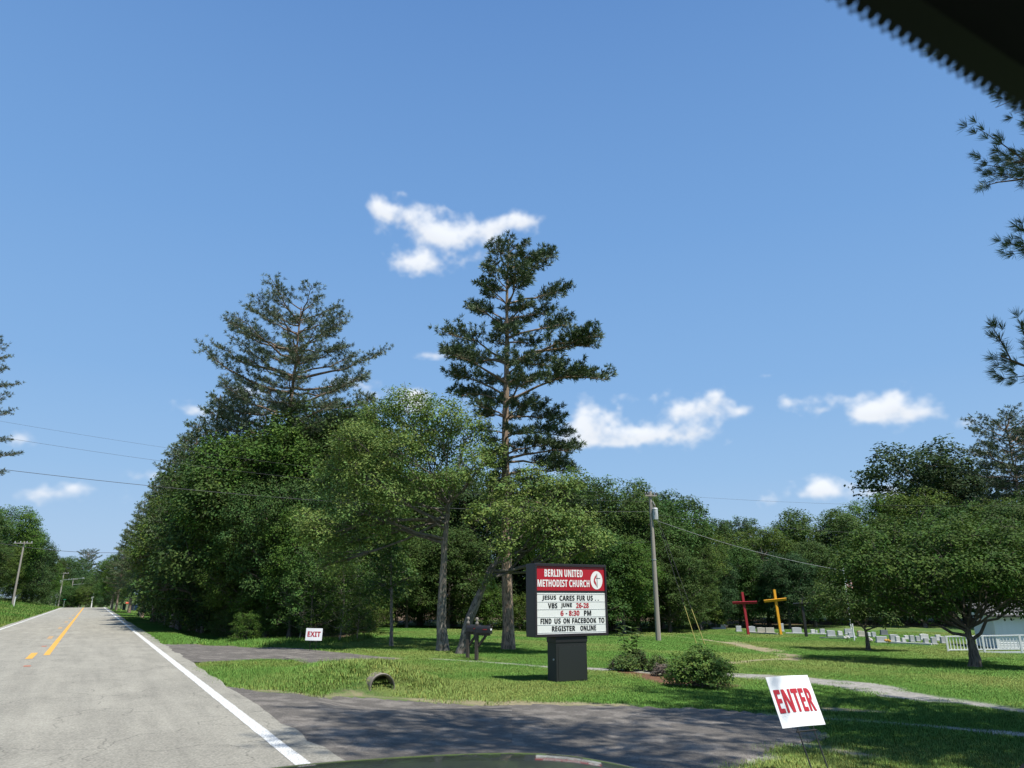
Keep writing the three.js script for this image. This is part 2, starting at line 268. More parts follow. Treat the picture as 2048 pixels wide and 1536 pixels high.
{
  const g = new Geo(), cols = [-4.62, -3, -0.95, 1, 2.72]; let rows = 0;
  for (let a = -14; a <= 430; a += a < 40 ? 0.5 : 3) { cols.forEach((l, c) => { const jag = c === 0 || c === 4 ? (fbm(a * 1.3, c, 3) - 0.5) * 0.22 : 0, [x, z] = fromRoad(a, l + jag); g.v(x, roadProfile(a), z, 0, 1, 0, 1, 1, 1, (l + jag + 4.62) / 8, a / 32); }); rows++; }
  for (let j = 0; j < rows - 1; j++) for (let c = 0; c < 4; c++) { const k = j * 5 + c; g.i.push(k, k + 1, k + 5, k + 1, k + 6, k + 5); }
  const q = g.build(); q.deleteAttribute('color'); q.computeVertexNormals();
  const bump = fineBump.clone(); bump.repeat.set(14, 56); bump.needsUpdate = true;
  const road = structure('road', q, new THREE.MeshStandardMaterial({ map: roadMap, roughness: 0.92, bumpMap: bump, bumpScale: 0.006 }));
  // paint: worn along its edges where the stones show through
  const paint = (name, l0, l1, a0, a1, mat, lift = 0.004, wear = 0.012) => {
    const p = new Geo(); let n = 0;
    for (let a = a0; a <= a1 + 1e-6; a += Math.min(a < 60 ? 0.25 : 2, Math.max(0.05, a1 - a0) / 2), n++) { const j0 = (fbm(a * 5, l0 * 9, 3) - 0.5) * wear * 2, j1 = (fbm(a * 5, l1 * 9 + 50, 3) - 0.5) * wear * 2; for (const l of [l0 + j0, l1 + j1]) { const [x, z] = fromRoad(a, l); p.v(x, roadProfile(a) + lift, z, 0, 1, 0, 1, 1, 1, l * 2, a * 2); } }
    for (let j = 0; j < n - 1; j++) p.i.push(j * 2, j * 2 + 1, j * 2 + 2, j * 2 + 1, j * 2 + 3, j * 2 + 2);
    const q2 = p.build(); q2.deleteAttribute('color'); part(name, q2, mat, road);
  };
  const worn = (c, k) => new THREE.MeshStandardMaterial({ roughness: 0.75, map: pixelTexture(256, 256, (x, y, o) => { const n = fbm(x / 9, y / 9, 4), n3 = noiseTab[(x * 83 + y * 641) & 65535], w = sstep(k, k + 0.12, n + (n3 - 0.5) * 0.25); srgb3(o, lerp(c[0], 0.24, w), lerp(c[1], 0.235, w), lerp(c[2], 0.22, w)); }, { srgb: true }) });
  const white = worn([0.70, 0.70, 0.66], 0.56), yellow = worn([0.70, 0.36, 0.045], 0.66), faded = worn([0.60, 0.33, 0.09], 0.50);
  paint('edge_line', 2.19, 2.36, -10, 420, white); paint('edge_line', -4.33, -4.2, -10, 420, white);
  paint('center_line', -1.07, -0.90, 28.2, 420, yellow);
  for (let k = 0; k < 12; k++) paint('lane_dash', -1.46, -1.28, 14.6 + k * 12.2, 17.5 + k * 12.2, k < 2 ? yellow : faded);
  paint('paint_scrap', -1.32, -1.15, 23.9, 24.2, std([0.45, 0.12, 0.05], 0.8), 0.004); paint('paint_scrap', -1.36, -1.2, 33.1, 33.5, std([0.45, 0.12, 0.05], 0.8), 0.004);
}
{
  const bump = fineBump.clone(); bump.repeat.set(0.8, 0.8); bump.needsUpdate = true;
  const map = tarMap.clone(); map.repeat.set(0.2, 0.2); map.needsUpdate = true;
  const tar = new THREE.MeshStandardMaterial({ map, roughness: 0.93, bumpMap: bump, bumpScale: 0.012 });
  for (const g of [bandGeometry(topEdge, nearEdge, 260, 26, 0.02, 0.26), bandGeometry(exitTop, exitLow, 170, 8, 0.02, 0.2)]) structure('driveway', g, tar);
}
// ---------------------------------------------------------------- trees
function addTube(g, pts, radii, sides, col, wob = 0) {
  const n = pts.length, base = g.p.length / 3; let up = V(0.3, 0.1, 1).normalize(), len = 0;
  for (let k = 0; k < n; k++) {
    const d = new THREE.Vector3().subVectors(pts[Math.min(n - 1, k + 1)], pts[Math.max(0, k - 1)]).normalize();
    const s = new THREE.Vector3().crossVectors(d, up).normalize(); up = new THREE.Vector3().crossVectors(s, d).normalize();
    if (k) len += pts[k].distanceTo(pts[k - 1]);
    for (let j = 0; j <= sides; j++) {
      const a = j / sides * Math.PI * 2, c = Math.cos(a), w = Math.sin(a), r = radii[k] * (1 + wob * (vnoise((j % sides) * 1.7 + pts[0].x * 9, len * 3) - 0.5));
      const nx = s.x * c + up.x * w, ny = s.y * c + up.y * w, nz = s.z * c + up.z * w;
      g.v(pts[k].x + nx * r, pts[k].y + ny * r, pts[k].z + nz * r, nx, ny, nz, col[0], col[1], col[2], j / sides, len * 0.5);
    }
  }
  for (let k = 0; k < n - 1; k++) for (let j = 0; j < sides; j++) { const q = base + k * (sides + 1) + j; g.i.push(q, q + sides + 1, q + 1, q + 1, q + sides + 1, q + sides + 2); }
}
function curve(a, b, bend, n, r, jit = 0) {                        // points from a to b bowed by the vector bend
  const out = []; for (let k = 0; k <= n; k++) { const t = k / n, w = 4 * t * (1 - t); out.push(V(lerp(a.x, b.x, t) + bend.x * w + (k && k < n ? (r() - 0.5) * jit : 0), lerp(a.y, b.y, t) + bend.y * w + (k && k < n ? (r() - 0.5) * jit : 0), lerp(a.z, b.z, t) + bend.z * w + (k && k < n ? (r() - 0.5) * jit : 0))); } return out;
}
const taper = (a, b, n, e = 1) => Array.from({ length: n + 1 }, (_, k) => lerp(a, b, Math.pow(k / n, e)));
function addLeaf(g, x, y, z, nx, ny, nz, L, W, r, c) {
  // any direction in the leaf's plane
  let tx = r() - 0.5, ty = r() - 0.5 - 0.25, tz = r() - 0.5; const dt = tx * nx + ty * ny + tz * nz; tx -= dt * nx; ty -= dt * ny; tz -= dt * nz;
  const l = Math.sqrt(tx * tx + ty * ty + tz * tz) || 1; tx /= l; ty /= l; tz /= l;
  const bx = ny * tz - nz * ty, by = nz * tx - nx * tz, bz = nx * ty - ny * tx;
  const a = g.v(x, y, z, nx, ny, nz, ...c), b = g.v(x + tx * L * 0.5 + bx * W, y + ty * L * 0.5 + by * W, z + tz * L * 0.5 + bz * W, nx, ny, nz, ...c);
  const d = g.v(x + tx * L, y + ty * L, z + tz * L, nx, ny, nz, ...c), e = g.v(x + tx * L * 0.5 - bx * W, y + ty * L * 0.5 - by * W, z + tz * L * 0.5 - bz * W, nx, ny, nz, ...c);
  g.i.push(a, d, b, a, e, d);
}
function clump(g, cx, cy, cz, R, n, ox, oy, oz, o, r) {            // a spray of leaves at the end of a twig
  const br = 0.72 + r() * 0.56, hue = (r() - 0.5) * 0.3;
  for (let k = 0; k < n; k++) {
    const u = r() * 2 - 1, a = r() * 6.283, q = Math.sqrt(1 - u * u), s = R * Math.cbrt(r());
    let nx = ox * 0.45 + (r() - 0.5) * 1.25, ny = 0.62 + oy * 0.3 + (r() - 0.5) * 1.0, nz = oz * 0.45 + (r() - 0.5) * 1.25; const l = Math.sqrt(nx * nx + ny * ny + nz * nz) || 1;
    const t = br * (0.78 + r() * 0.44), yel = hue + (r() - 0.5) * 0.22, L = o.leaf * (0.7 + r() * 0.6);
    addLeaf(g, cx + q * Math.cos(a) * s, cy + u * s * 0.7, cz + q * Math.sin(a) * s, nx / l, ny / l, nz / l, L, L * 0.3, r, [o.col[0] * t * (1 + yel), o.col[1] * t, o.col[2] * t * (1 - yel * 0.5)]);
  }
}
const barkMap = pixelTexture(256, 512, (x, y, o) => { const n = fbm(x / 5, y / 40, 4), n3 = noiseTab[(x * 29 + y * 811) & 65535], k = 0.45 + 0.85 * n + 0.25 * (n3 - 0.5); const c = sstep(0.35, 0.5, n); srgb3(o, k * (0.5 + 0.5 * c), k * (0.48 + 0.5 * c), k * (0.45 + 0.5 * c)); }, { srgb: true });
const barkBump = pixelTexture(256, 512, (x, y, o) => { o[0] = o[1] = o[2] = fbm(x / 5, y / 40, 4); });
const bark = new THREE.MeshStandardMaterial({ vertexColors: true, map: barkMap, roughness: 0.95, bumpMap: barkBump, bumpScale: 0.04 });
const leafy = new THREE.MeshPhysicalMaterial({ vertexColors: true, roughness: 0.7, transmission: 0.4, thickness: 0, specularIntensity: 0.2, side: THREE.DoubleSide });
const leafTints = [leafy, ...[[1.22, 1.12, 0.85], [0.86, 0.97, 1.1], [1.05, 1.18, 0.8]].map(c => { const m = leafy.clone(); m.color.setRGB(...c); return m; })];   // neighbours of different species
const needly = new THREE.MeshStandardMaterial({ vertexColors: true, roughness: 0.6, side: THREE.DoubleSide });
const G_OAK = [0.172, 0.250, 0.062], G_MIX = [0.084, 0.144, 0.032], G_DARK = [0.055, 0.095, 0.03], G_LIME = [0.105, 0.18, 0.035], G_PINE = [0.075, 0.11, 0.05], BARK = [0.22, 0.19, 0.16], BARK_G = [0.34, 0.31, 0.27], BARK_P = [0.34, 0.25, 0.19];

// broadleaf: trunk, a limb to each lobe of the crown, branches through the lobe, sprays of leaves round the branch ends
function broadleaf(o) {
  const r = rng(o.seed), wood = new Geo(), leaf = new Geo(), lobes = o.lobes || [];
  const top = o.top || V(0, o.h * 0.72, 0), base = V(0, -0.15, 0), bend = o.bend || V((r() - 0.5) * 0.5, 0, (r() - 0.5) * 0.5);
  if (!o.lobes) for (let k = 0; k < o.n; k++) {
    const t = (k + 0.5) / o.n, y = lerp(o.trunkH, o.h * 0.93, Math.pow(t, 0.85)), f = clamp((y - o.trunkH) / (o.h - o.trunkH)), prof = Math.sqrt(Math.max(0.06, 1 - Math.pow(Math.abs(f - o.belly) / (f > o.belly ? 1 - o.belly : o.belly + 0.25), 2.2)));
    const a = k * 2.4 + (r() - 0.5) * 0.9, rad = o.R * prof * (0.45 + 0.42 * r()), s = o.R * (0.22 + 0.14 * r()) * (0.72 + 0.4 * prof);
    lobes.push([Math.cos(a) * rad, y, Math.sin(a) * rad, s]);
  }
  const tn = 10, tp = curve(base, top, bend, tn, r, o.trunkR * 0.25), tr = taper(o.trunkR, o.trunkR * 0.32, tn, 0.8); tr[0] *= 1.35; tr[1] *= 1.06;
  addTube(wood, tp, tr, 9, o.bark, 0.25);
  const at = y => { for (let k = 1; k <= tn; k++) if (tp[k].y >= y) { const t = (y - tp[k - 1].y) / (tp[k].y - tp[k - 1].y); return [tp[k - 1].clone().lerp(tp[k], clamp(t)), lerp(tr[k - 1], tr[k], clamp(t))]; } return [tp[tn], tr[tn]]; };
  for (const [x, y, z, s] of lobes) {
    const c = V(x, y, z), hd = Math.hypot(x, z), [p0, r0] = at(clamp(y - 0.35 * hd - s * 0.5, (o.fork ?? o.trunkH) * (0.82 + 0.25 * r()), top.y * 0.97));
    const lr = Math.min(r0 * 0.55, 0.022 + 0.02 * (s + hd * 0.4)), lp = curve(p0, c, V((r() - 0.5) * 0.6, (r() - 0.6) * 0.12 * hd, (r() - 0.5) * 0.6), 6, r, 0.24 * s);
    addTube(wood, lp, taper(lr, lr * 0.4, 6), 6, o.bark, 0.2);
    const nb = Math.round(5 + s * 3);
    for (let k = 0; k < nb; k++) {
      const u = r() * 2 - 0.85, a = r() * 6.283, q = Math.sqrt(Math.max(0, 1 - u * u * 0.6)), e = V(x + q * Math.cos(a) * s * 0.95, y + u * s * 0.72, z + q * Math.sin(a) * s * 0.95), st = lp[3 + Math.floor(r() * 4)];
      addTube(wood, curve(st, e, V(0, 0.1 * s * (r() - 0.3), 0), 4, r, 0.16 * s), taper(lr * 0.38, 0.008, 4), 4, o.bark);
      if (o.twigs) for (let w = 0; w < o.twigs; w++) { const d = V(r() - 0.5, r() - 0.3, r() - 0.5).multiplyScalar(s * 0.9), m = st.clone().lerp(e, 0.4 + 0.6 * r()); addTube(wood, curve(m, m.clone().add(d), V(0, 0.1, 0), 3, r, 0.08), taper(0.016, 0.005, 3), 3, o.bark); }
    }
    const nc = Math.round(o.dens * s * s);
    for (let k = 0; k < nc; k++) {
      const u = r() * 2 - 1, a = r() * 6.283, q = Math.sqrt(1 - u * u), rad = s * (0.45 + 0.62 * Math.sqrt(r())) * (0.82 + 0.4 * vnoise(a * 2.2 + x * 5, u * 3.1 + y * 3));
      if (u < -0.2 && r() < 0.45) continue;
      clump(leaf, x + q * Math.cos(a) * rad, y + u * rad * (o.flat || 0.8), z + q * Math.sin(a) * rad, o.spray * (0.7 + r() * 0.6), o.per, q * Math.cos(a), u, q * Math.sin(a), o, r);
    }
  }
  return { wood: wood.build(), leaf: leaf.build(), h: o.h, mat: leafy };
}
function tuft(g, p, ax, ay, az, L, n, w, col, r, A, S) {                // a brush of needles round a twig end
  const br = 0.7 + r() * 0.6;
  for (let k = 0; k < n; k++) {
    let dx = ax * A + (r() - 0.5) * S, dy = ay * A + (r() - 0.5) * S + 0.12, dz = az * A + (r() - 0.5) * S; let l = Math.sqrt(dx * dx + dy * dy + dz * dz) || 1; dx /= l; dy /= l; dz /= l;
    let sx = r() - 0.5, sy = r() - 0.5, sz = r() - 0.5; const d = sx * dx + sy * dy + sz * dz; sx -= d * dx; sy -= d * dy; sz -= d * dz; l = Math.sqrt(sx * sx + sy * sy + sz * sz) || 1; sx *= w / l; sy *= w / l; sz *= w / l;
    const nx = dy * sz - dz * sy, ny = dz * sx - dx * sz, nz = dx * sy - dy * sx, nl = 1 / (Math.sqrt(nx * nx + ny * ny + nz * nz) || 1), LL = L * (0.7 + 0.5 * r()), t = br * (0.75 + 0.5 * r()), c = [col[0] * t, col[1] * t, col[2] * t];
    const a = g.v(p.x + sx * 0.5, p.y + sy * 0.5, p.z + sz * 0.5, nx * nl, ny * nl, nz * nl, ...c), b = g.v(p.x - sx * 0.5 + dx * LL * 0.5 - sx, p.y - sy * 0.5 + dy * LL * 0.5 - sy, p.z - sz * 0.5 + dz * LL * 0.5 - sz, nx * nl, ny * nl, nz * nl, ...c), e = g.v(p.x + dx * LL, p.y + dy * LL, p.z + dz * LL, nx * nl, ny * nl, nz * nl, ...c), f = g.v(p.x + dx * LL * 0.5 + sx, p.y + dy * LL * 0.5 + sy, p.z + dz * LL * 0.5 + sz, nx * nl, ny * nl, nz * nl, ...c);
    g.i.push(a, b, e, a, e, f);
  }
}
// pine: straight mast, whorls of bowed branches, side shoots with needle brushes; reach(f, angle) gives branch length at height fraction f
function pine(o) {
  const r = rng(o.seed), wood = new Geo(), leaf = new Geo(), tn = 16, top = V(o.lean || 0, o.h, 0), tp = curve(V(0, -0.2, 0), top, V((r() - 0.5) * 0.3, 0, (r() - 0.5) * 0.3), tn, r, 0.06), tr = taper(o.trunkR, 0.03, tn, 1.15); tr[0] *= 1.3;
  addTube(wood, tp, tr, 10, o.bark || BARK_P, 0.2);
  const ax = o.axis ?? 0.75, sp = o.spread ?? 1.7, L = o.needle || 0.24, n = o.per || 13, w = o.width || 0.011;
  const at = f => { const t = clamp(f) * tn, k = Math.min(tn - 1, Math.floor(t)); return tp[k].clone().lerp(tp[k + 1], t - k); };
  let ang = r() * 6;
  for (let k = 0; k < o.branches; k++) {
    let f = lerp(o.from, 0.985, Math.pow((k + r() * 0.8) / o.branches, o.up || 0.9)); if (o.whorl) f = (Math.round(f * o.h / o.whorl) + (r() - 0.5) * 0.6) * o.whorl / o.h; f = Math.min(f, 0.99); ang += 2.1 + r() * 0.8; let len = o.reach(f, ang) * ((o.vary || [0.52])[0] + (o.vary || [0, 0.6])[1] * r()); if (len < 0.15) continue;
    const p0 = at(f), rise = lerp(o.rise0 ?? 0.05, 0.75, Math.pow(f, 3)) + (r() - 0.5) * 0.3, e = V(p0.x + Math.cos(ang) * len, p0.y + rise * len, p0.z + Math.sin(ang) * len), br = 0.018 + 0.017 * len;
    const pts = curve(p0, e, V((r() - 0.5) * 0.1 * len, (o.sag ?? -0.06) * len + 0.02, (r() - 0.5) * 0.1 * len), 7, r, 0.05 * len); addTube(wood, pts, taper(br, 0.012, 7), 5, o.bark || BARK_P);
    const ns = Math.round((o.shoots || 3.4) * len + 2);
    for (let s = 0; s < ns; s++) {
      const t = Math.pow(lerp(o.bare ?? 0.28, 1, (s + r()) / ns), 0.85), i = Math.min(6, Math.floor(t * 7)), b0 = pts[i].clone().lerp(pts[i + 1], t * 7 - i), sl = (0.28 + 0.34 * r()) * (0.45 + (1 - t) * 0.9) * Math.min(len, 3.2) * 0.75 + 0.12, sa = ang + (s % 2 ? 1 : -1) * (0.45 + 0.7 * r()), e2 = V(b0.x + Math.cos(sa) * sl, b0.y + sl * (0.1 + 0.5 * r()), b0.z + Math.sin(sa) * sl);
      addTube(wood, [b0, b0.clone().lerp(e2, 0.55).add(V(0, 0.03, 0)), e2], [0.014, 0.01, 0.006], 3, o.bark || BARK_P);
      const nt = Math.max(2, Math.round(sl * (o.tufts || 7)));
      for (let q = 0; q < nt; q++) { const tt = nt === 1 ? 1 : lerp(0.25, 1.02, q / (nt - 1)), j = 0.1 + 0.16 * sl; tuft(leaf, V(lerp(b0.x, e2.x, tt) + (r() - 0.5) * j, lerp(b0.y, e2.y, tt) + (r() - 0.3) * j, lerp(b0.z, e2.z, tt) + (r() - 0.5) * j), Math.cos(sa), 0.35, Math.sin(sa), L, n, w, o.col || G_PINE, r, ax, sp); }
    }
  }
  if (o.stubs) for (let k = 0; k < o.stubs; k++) { const p0 = at(0.2 + r() * (o.from - 0.15)), a = r() * 6.28, l = 0.3 + r() * 0.9; addTube(wood, curve(p0, V(p0.x + Math.cos(a) * l, p0.y + l * (r() - 0.4) * 0.6, p0.z + Math.sin(a) * l), V(0, 0, 0), 3, r, 0.08), taper(0.025, 0.01, 3), 4, BARK); }
  return { wood: wood.build(), leaf: leaf.build(), h: o.h, mat: needly };
}
function plant(name, proto, pos, label, category, group, { turn = 0, sx = 1, sy = 1 } = {}) {
  const t = thing(name, label, category, pos, group); t.rotation.y = turn; t.scale.set(sx, sy, sx);
  part('trunk', proto.wood, bark, t); part('crown', proto.leaf, group && proto.mat === leafy ? leafTints[Math.floor(placeRng() * 4)] : proto.mat, t); return t;
}
const placeRng = rng(404), LOOK = { mixA: 'medium green rounded leafy tree', mixB: 'slender yellowish green leafy tree', mixC: 'broad deep green leafy tree', dark: 'dark glossy evergreen tree', pineB: 'bare trunked pine tree' };
// a tree whose top shows at pixel (px, py), standing at a distance that puts its foot on the ground
function topped(name, proto, px, py, dist, label, group, wide = 1) {
  const p = sight(px, py, dist), y = groundY(p.x, p.z), s = (p.y - y) / (proto.h * 0.985);
  return plant(name, proto, V(p.x, y, p.z), label, 'tree', group, { turn: placeRng() * 6.28, sx: s * wide, sy: s });
}
const protos = {
  mixA: broadleaf({ seed: 11, h: 11, R: 4.0, trunkH: 3.0, trunkR: 0.2, n: 30, belly: 0.45, dens: 58, spray: 0.42, per: 15, leaf: 0.17, col: G_MIX, bark: BARK }),
  mixB: broadleaf({ seed: 12, h: 12, R: 3.5, trunkH: 2.8, trunkR: 0.19, n: 30, belly: 0.4, dens: 60, spray: 0.40, per: 15, leaf: 0.16, col: [0.09, 0.155, 0.034], bark: BARK }),
  mixC: broadleaf({ seed: 13, h: 10, R: 4.4, trunkH: 1.4, trunkR: 0.2, n: 32, belly: 0.35, dens: 56, spray: 0.45, per: 15, leaf: 0.18, col: [0.06, 0.115, 0.034], bark: BARK }),
  dark: broadleaf({ seed: 14, h: 12, R: 3.6, trunkH: 1.2, trunkR: 0.22, n: 32, belly: 0.4, dens: 64, spray: 0.36, per: 15, leaf: 0.19, col: G_DARK, bark: BARK, flat: 0.95 }),
  brush: broadleaf({ seed: 15, h: 4.2, R: 2.1, trunkH: 0.5, trunkR: 0.06, n: 20, belly: 0.35, dens: 95, spray: 0.3, per: 12, leaf: 0.13, col: G_MIX, bark: BARK, flat: 0.9 }),
  young: broadleaf({ seed: 16, h: 6.5, R: 1.9, trunkH: 0.9, trunkR: 0.06, n: 22, belly: 0.45, dens: 85, spray: 0.32, per: 11, leaf: 0.13, col: G_LIME, bark: BARK_G, flat: 0.9 }),
  pineA: pine({ seed: 21, h: 17, trunkR: 0.22, from: 0.2, branches: 95, reach: f => 3.6 * Math.pow(1 - f, 0.62) * (0.4 + 0.6 * sstep(0.1, 0.35, f)) + 0.35, per: 10, width: 0.02, needle: 0.3, tufts: 5.5, col: [0.078, 0.118, 0.044], stubs: 12 }),
  pineB: pine({ seed: 22, h: 18, trunkR: 0.24, from: 0.38, branches: 72, reach: f => 3.3 * Math.sqrt(Math.max(0, 1 - ((f - 0.62) / 0.42) ** 2)) + 0.5, per: 10, width: 0.018, needle: 0.28, tufts: 6, stubs: 14 }),
};
console.log('protos', performance.now() | 0, Object.entries(protos).map(([k, p]) => k + ':' + ((p.leaf.index.count / 3) | 0)).join(' '));

// the tall pine on the lawn: reach read off the photograph, left and right
{
  const b = hit(1017, 1300), D = Math.hypot(b.x, b.z), topP = sight(1021, 478, D), h = topP.y - b.y, m = 1 / FOCAL;
  const fy = py => (sight(1019, py, D).y - b.y) / h, w = (px, py) => Math.abs(sight(px, py, D).x - sight(1018, py, D).x);
  const left = table([[950, 1000], [930, 985], [880, 960], [845, 940], [800, 905], [760, 878], [735, 872], [705, 915], [680, 985], [655, 935], [630, 940], [590, 942], [560, 945], [530, 965], [500, 990], [482, 1008]].map(([y, x]) => [fy(y), w(x, y)]));
  const right = table([[975, 1200], [950, 1215], [900, 1190], [870, 1140], [850, 1150], [800, 1205], [760, 1208], [720, 1198], [690, 1170], [660, 1160], [620, 1178], [595, 1150], [560, 1115], [530, 1098], [505, 1075], [482, 1035]].map(([y, x]) => [fy(y), w(x, y)]));
  const reach = (f, a) => { const c = Math.cos(a), l = Math.max(0.25, left(f) - 0.3), r = Math.max(0.25, right(f) - 0.3); return (c > 0 ? lerp((l + r) * 0.42, r, c) : lerp((l + r) * 0.42, l, -c)); };
  const p = pine({ seed: 7, h, trunkR: 0.27, from: 0.31, branches: 82, up: 1.0, reach, vary: [0.62, 0.55], per: 15, width: 0.013, needle: 0.25, tufts: 9, shoots: 5, bare: 0.36, col: [0.068, 0.105, 0.042], bark: [0.38, 0.28, 0.21], stubs: 12, rise0: -0.05, sag: 0.05, whorl: 0.95 });
  plant('pine_tree', p, b, 'tallest pine, straight brown trunk rising from the lawn behind the mailboxes', 'tree');
}
// a tree whose lobes are read off the photograph: [px, py, radius in pixels, metres behind the trunk]
function lobed(base, list) { const D = Math.hypot(base.x, base.z); return list.map(([px, py, r, dz = 0]) => { const p = sight(px, py, D + dz); return [p.x - base.x, p.y - base.y, p.z - base.z, 1.03 * r * (D + dz) / FOCAL]; }); }
{
  const b = hit(885, 1303), D = Math.hypot(b.x, b.z), fork = sight(897, 1010, D).sub(b);
  const lobes = lobed(b, [[812, 815, 46], [765, 850, 50, 0.8], [880, 838, 52, -0.6], [715, 880, 44, -0.5], [690, 925, 44, 0.6], [935, 872, 46, 0.5], [800, 905, 54, -1.4], [735, 955, 46, -1.2], [862, 905, 46, 1.2], [950, 930, 40, -0.9], [640, 1065, 40, -0.6], [695, 1085, 38, 0.8], [750, 1045, 34, -0.8], [700, 1020, 30, -1.2], [612, 1040, 24, 0.2], [815, 985, 36, 1.6], [840, 870, 44, 2.4], [905, 955, 30, -1.5], [985, 905, 28, 0.2], [775, 990, 32, -1.8], [850, 975, 34, -1.2], [885, 985, 28, 1.4], [660, 975, 34, 0.4], [800, 1055, 28, 0.8], [665, 1125, 26, -0.2]]);
  const p = broadleaf({ seed: 3, h: 11, lobes, top: fork.clone().multiplyScalar(1.04), bend: V(-0.12, 0, 0), trunkH: fork.y * 0.72, fork: fork.y * 0.86, trunkR: 0.25, dens: 140, spray: 0.34, per: 20, leaf: 0.115, col: G_OAK, bark: [0.27, 0.24, 0.21], flat: 0.85, twigs: 2 });
  plant('oak_tree', p, b, 'grey trunked oak with pale open crown forking above the lawn beside the mailboxes', 'tree');
}
{
  const b = hit(922, 1308), D = Math.hypot(b.x, b.z), top = sight(1020, 1085, D).sub(b);
  const lobes = lobed(b, [[1010, 985, 40, 0.4], [1060, 965, 38, 1], [1110, 985, 40, 0.4], [1150, 960, 26, 1], [1030, 1035, 42, -0.8], [1095, 1045, 44, -0.6], [1150, 1050, 40, 0.2], [1190, 1085, 30, -0.2], [965, 1030, 28, -0.4], [1060, 1090, 38, 0.8], [1120, 1095, 34, -0.4], [1000, 1095, 26, -1.2], [975, 1165, 16, -0.6], [1160, 1100, 24, 0.6]]);
  const p = broadleaf({ seed: 4, h: 9, lobes, top, bend: V(-0.25, 0.2, 0), trunkH: top.y * 0.55, fork: top.y * 0.8, trunkR: 0.24, dens: 140, spray: 0.33, per: 20, leaf: 0.115, col: G_OAK, bark: [0.22, 0.195, 0.17], flat: 0.85, twigs: 2 });
  plant('leaning_oak_tree', p, b, 'oak leaning hard to one side right behind the twin mailboxes', 'tree');
}
{ // the low spreading tree by the white railing, and the smaller one beside it
  const b = hit(1950, 1336), D = Math.hypot(b.x, b.z), fork = sight(1935, 1255, D).sub(b);
  const lobes = lobed(b, [[1760, 1085, 50, 0.5], [1830, 1075, 55, 1], [1900, 1085, 60, -0.6], [1980, 1090, 60, 0.6], [2060, 1095, 60, 0], [2130, 1130, 55, 0], [1720, 1130, 50, -0.6], [1790, 1140, 55, -1.4], [1870, 1145, 60, -1.8], [1960, 1140, 55, -2], [2040, 1150, 50, -1.4], [1690, 1165, 34, 0.2], [1760, 1190, 40, -0.6], [1830, 1200, 40, 1.4], [1900, 1195, 42, 1.8], [2000, 1195, 40, 1.2], [2080, 1200, 50, 0.4], [1860, 1215, 30, -1.2], [1720, 1100, 36, 1.5], [1940, 1070, 45, 1.6], [1800, 1110, 45, 2.6], [2010, 1120, 45, 2.6]]);
  const p = broadleaf({ seed: 5, h: 6, lobes, top: fork, bend: V(0.05, 0, 0), trunkH: fork.y * 0.7, fork: fork.y * 0.55, trunkR: 0.27, dens: 100, spray: 0.3, per: 15, leaf: 0.13, col: [0.072, 0.132, 0.022], bark: [0.2, 0.17, 0.14], flat: 0.62, twigs: 1 });
  plant('spreading_tree', p, b, 'low wide spreading tree with dark trunk in front of the white railing', 'tree');
  const b2 = hit(1737, 1302), D2 = Math.hypot(b2.x, b2.z), f2 = sight(1728, 1255, D2).sub(b2);
  const l2 = lobed(b2, [[1655, 1190, 26], [1712, 1196, 24, 0.6], [1772, 1172, 34, -0.5], [1640, 1208, 26, 0.4], [1690, 1205, 32, -1], [1745, 1205, 34, 0.8], [1800, 1200, 30, 0], [1700, 1232, 24, 0.5], [1770, 1232, 24, -0.6], [1825, 1215, 20, 0.4]]);
  const p2 = broadleaf({ seed: 6, h: 4, lobes: l2, top: f2, bend: V(0.05, 0, 0), trunkH: f2.y * 0.6, fork: f2.y * 0.4, trunkR: 0.15, dens: 120, spray: 0.28, per: 14, leaf: 0.13, col: [0.08, 0.135, 0.03], bark: [0.2, 0.17, 0.14], flat: 0.7, twigs: 1 });
  plant('small_tree', p2, b2, 'small round headed tree on the lawn in front of the headstones', 'tree');
}
{ // thin straight young tree at the edge of the mown grass
  const b = hit(783, 1294), D = Math.hypot(b.x, b.z);
  const lobes = lobed(b, [[783, 1130, 30], [760, 1165, 24, 0.4], [808, 1160, 24, -0.4], [784, 1190, 26, 0.6], [775, 1100, 20, 0]]);
  const p = broadleaf({ seed: 8, h: 5, lobes, top: sight(783, 1110, D).sub(b), bend: V(0, 0, 0), trunkH: 2, fork: 1.6, trunkR: 0.09, dens: 110, spray: 0.25, per: 12, leaf: 0.12, col: G_MIX, bark: [0.28, 0.25, 0.22], flat: 0.6 });
  plant('slim_tree', p, b, 'thin straight young tree between the exit sign and the grey oak', 'tree');
}
// the wood beside the road
const W1 = 'trees of the roadside wood', LP = 'pine with full needled crown in the roadside wood', LM = ' in the roadside wood beyond the exit sign', LB = 'leafy undergrowth bush along the foot of the roadside wood';
{
  const p = pine({ seed: 23, h: 20, trunkR: 0.26, from: 0.5, branches: 66, reach: f => 1.05 * table([[0.5, 2.4], [0.58, 4.4], [0.66, 5.2], [0.74, 4.7], [0.82, 3.9], [0.9, 3.0], [0.96, 2.2], [1, 1.3]])(f), vary: [0.6, 0.55], bare: 0.35, per: 13, width: 0.011, needle: 0.24, tufts: 7.5, shoots: 4, col: [0.095, 0.13, 0.07], stubs: 8, rise0: -0.05, whorl: 0.9 });
  topped('pine_tree', p, 602, 622, 47, 'tall loose crowned pine standing above the roadside wood', undefined);
}
for (const [px, py, d, k = 1] of [[256, 1062, 122], [290, 1005, 108], [322, 962, 84], [352, 905, 66, 1.05], [398, 850, 59, 1.05], [440, 796, 53], [483, 792, 51], [535, 812, 55], [735, 792, 56, 0.9], [372, 880, 72]]) topped('pine_tree', protos.pineA, px, py, d, LP, W1, k);
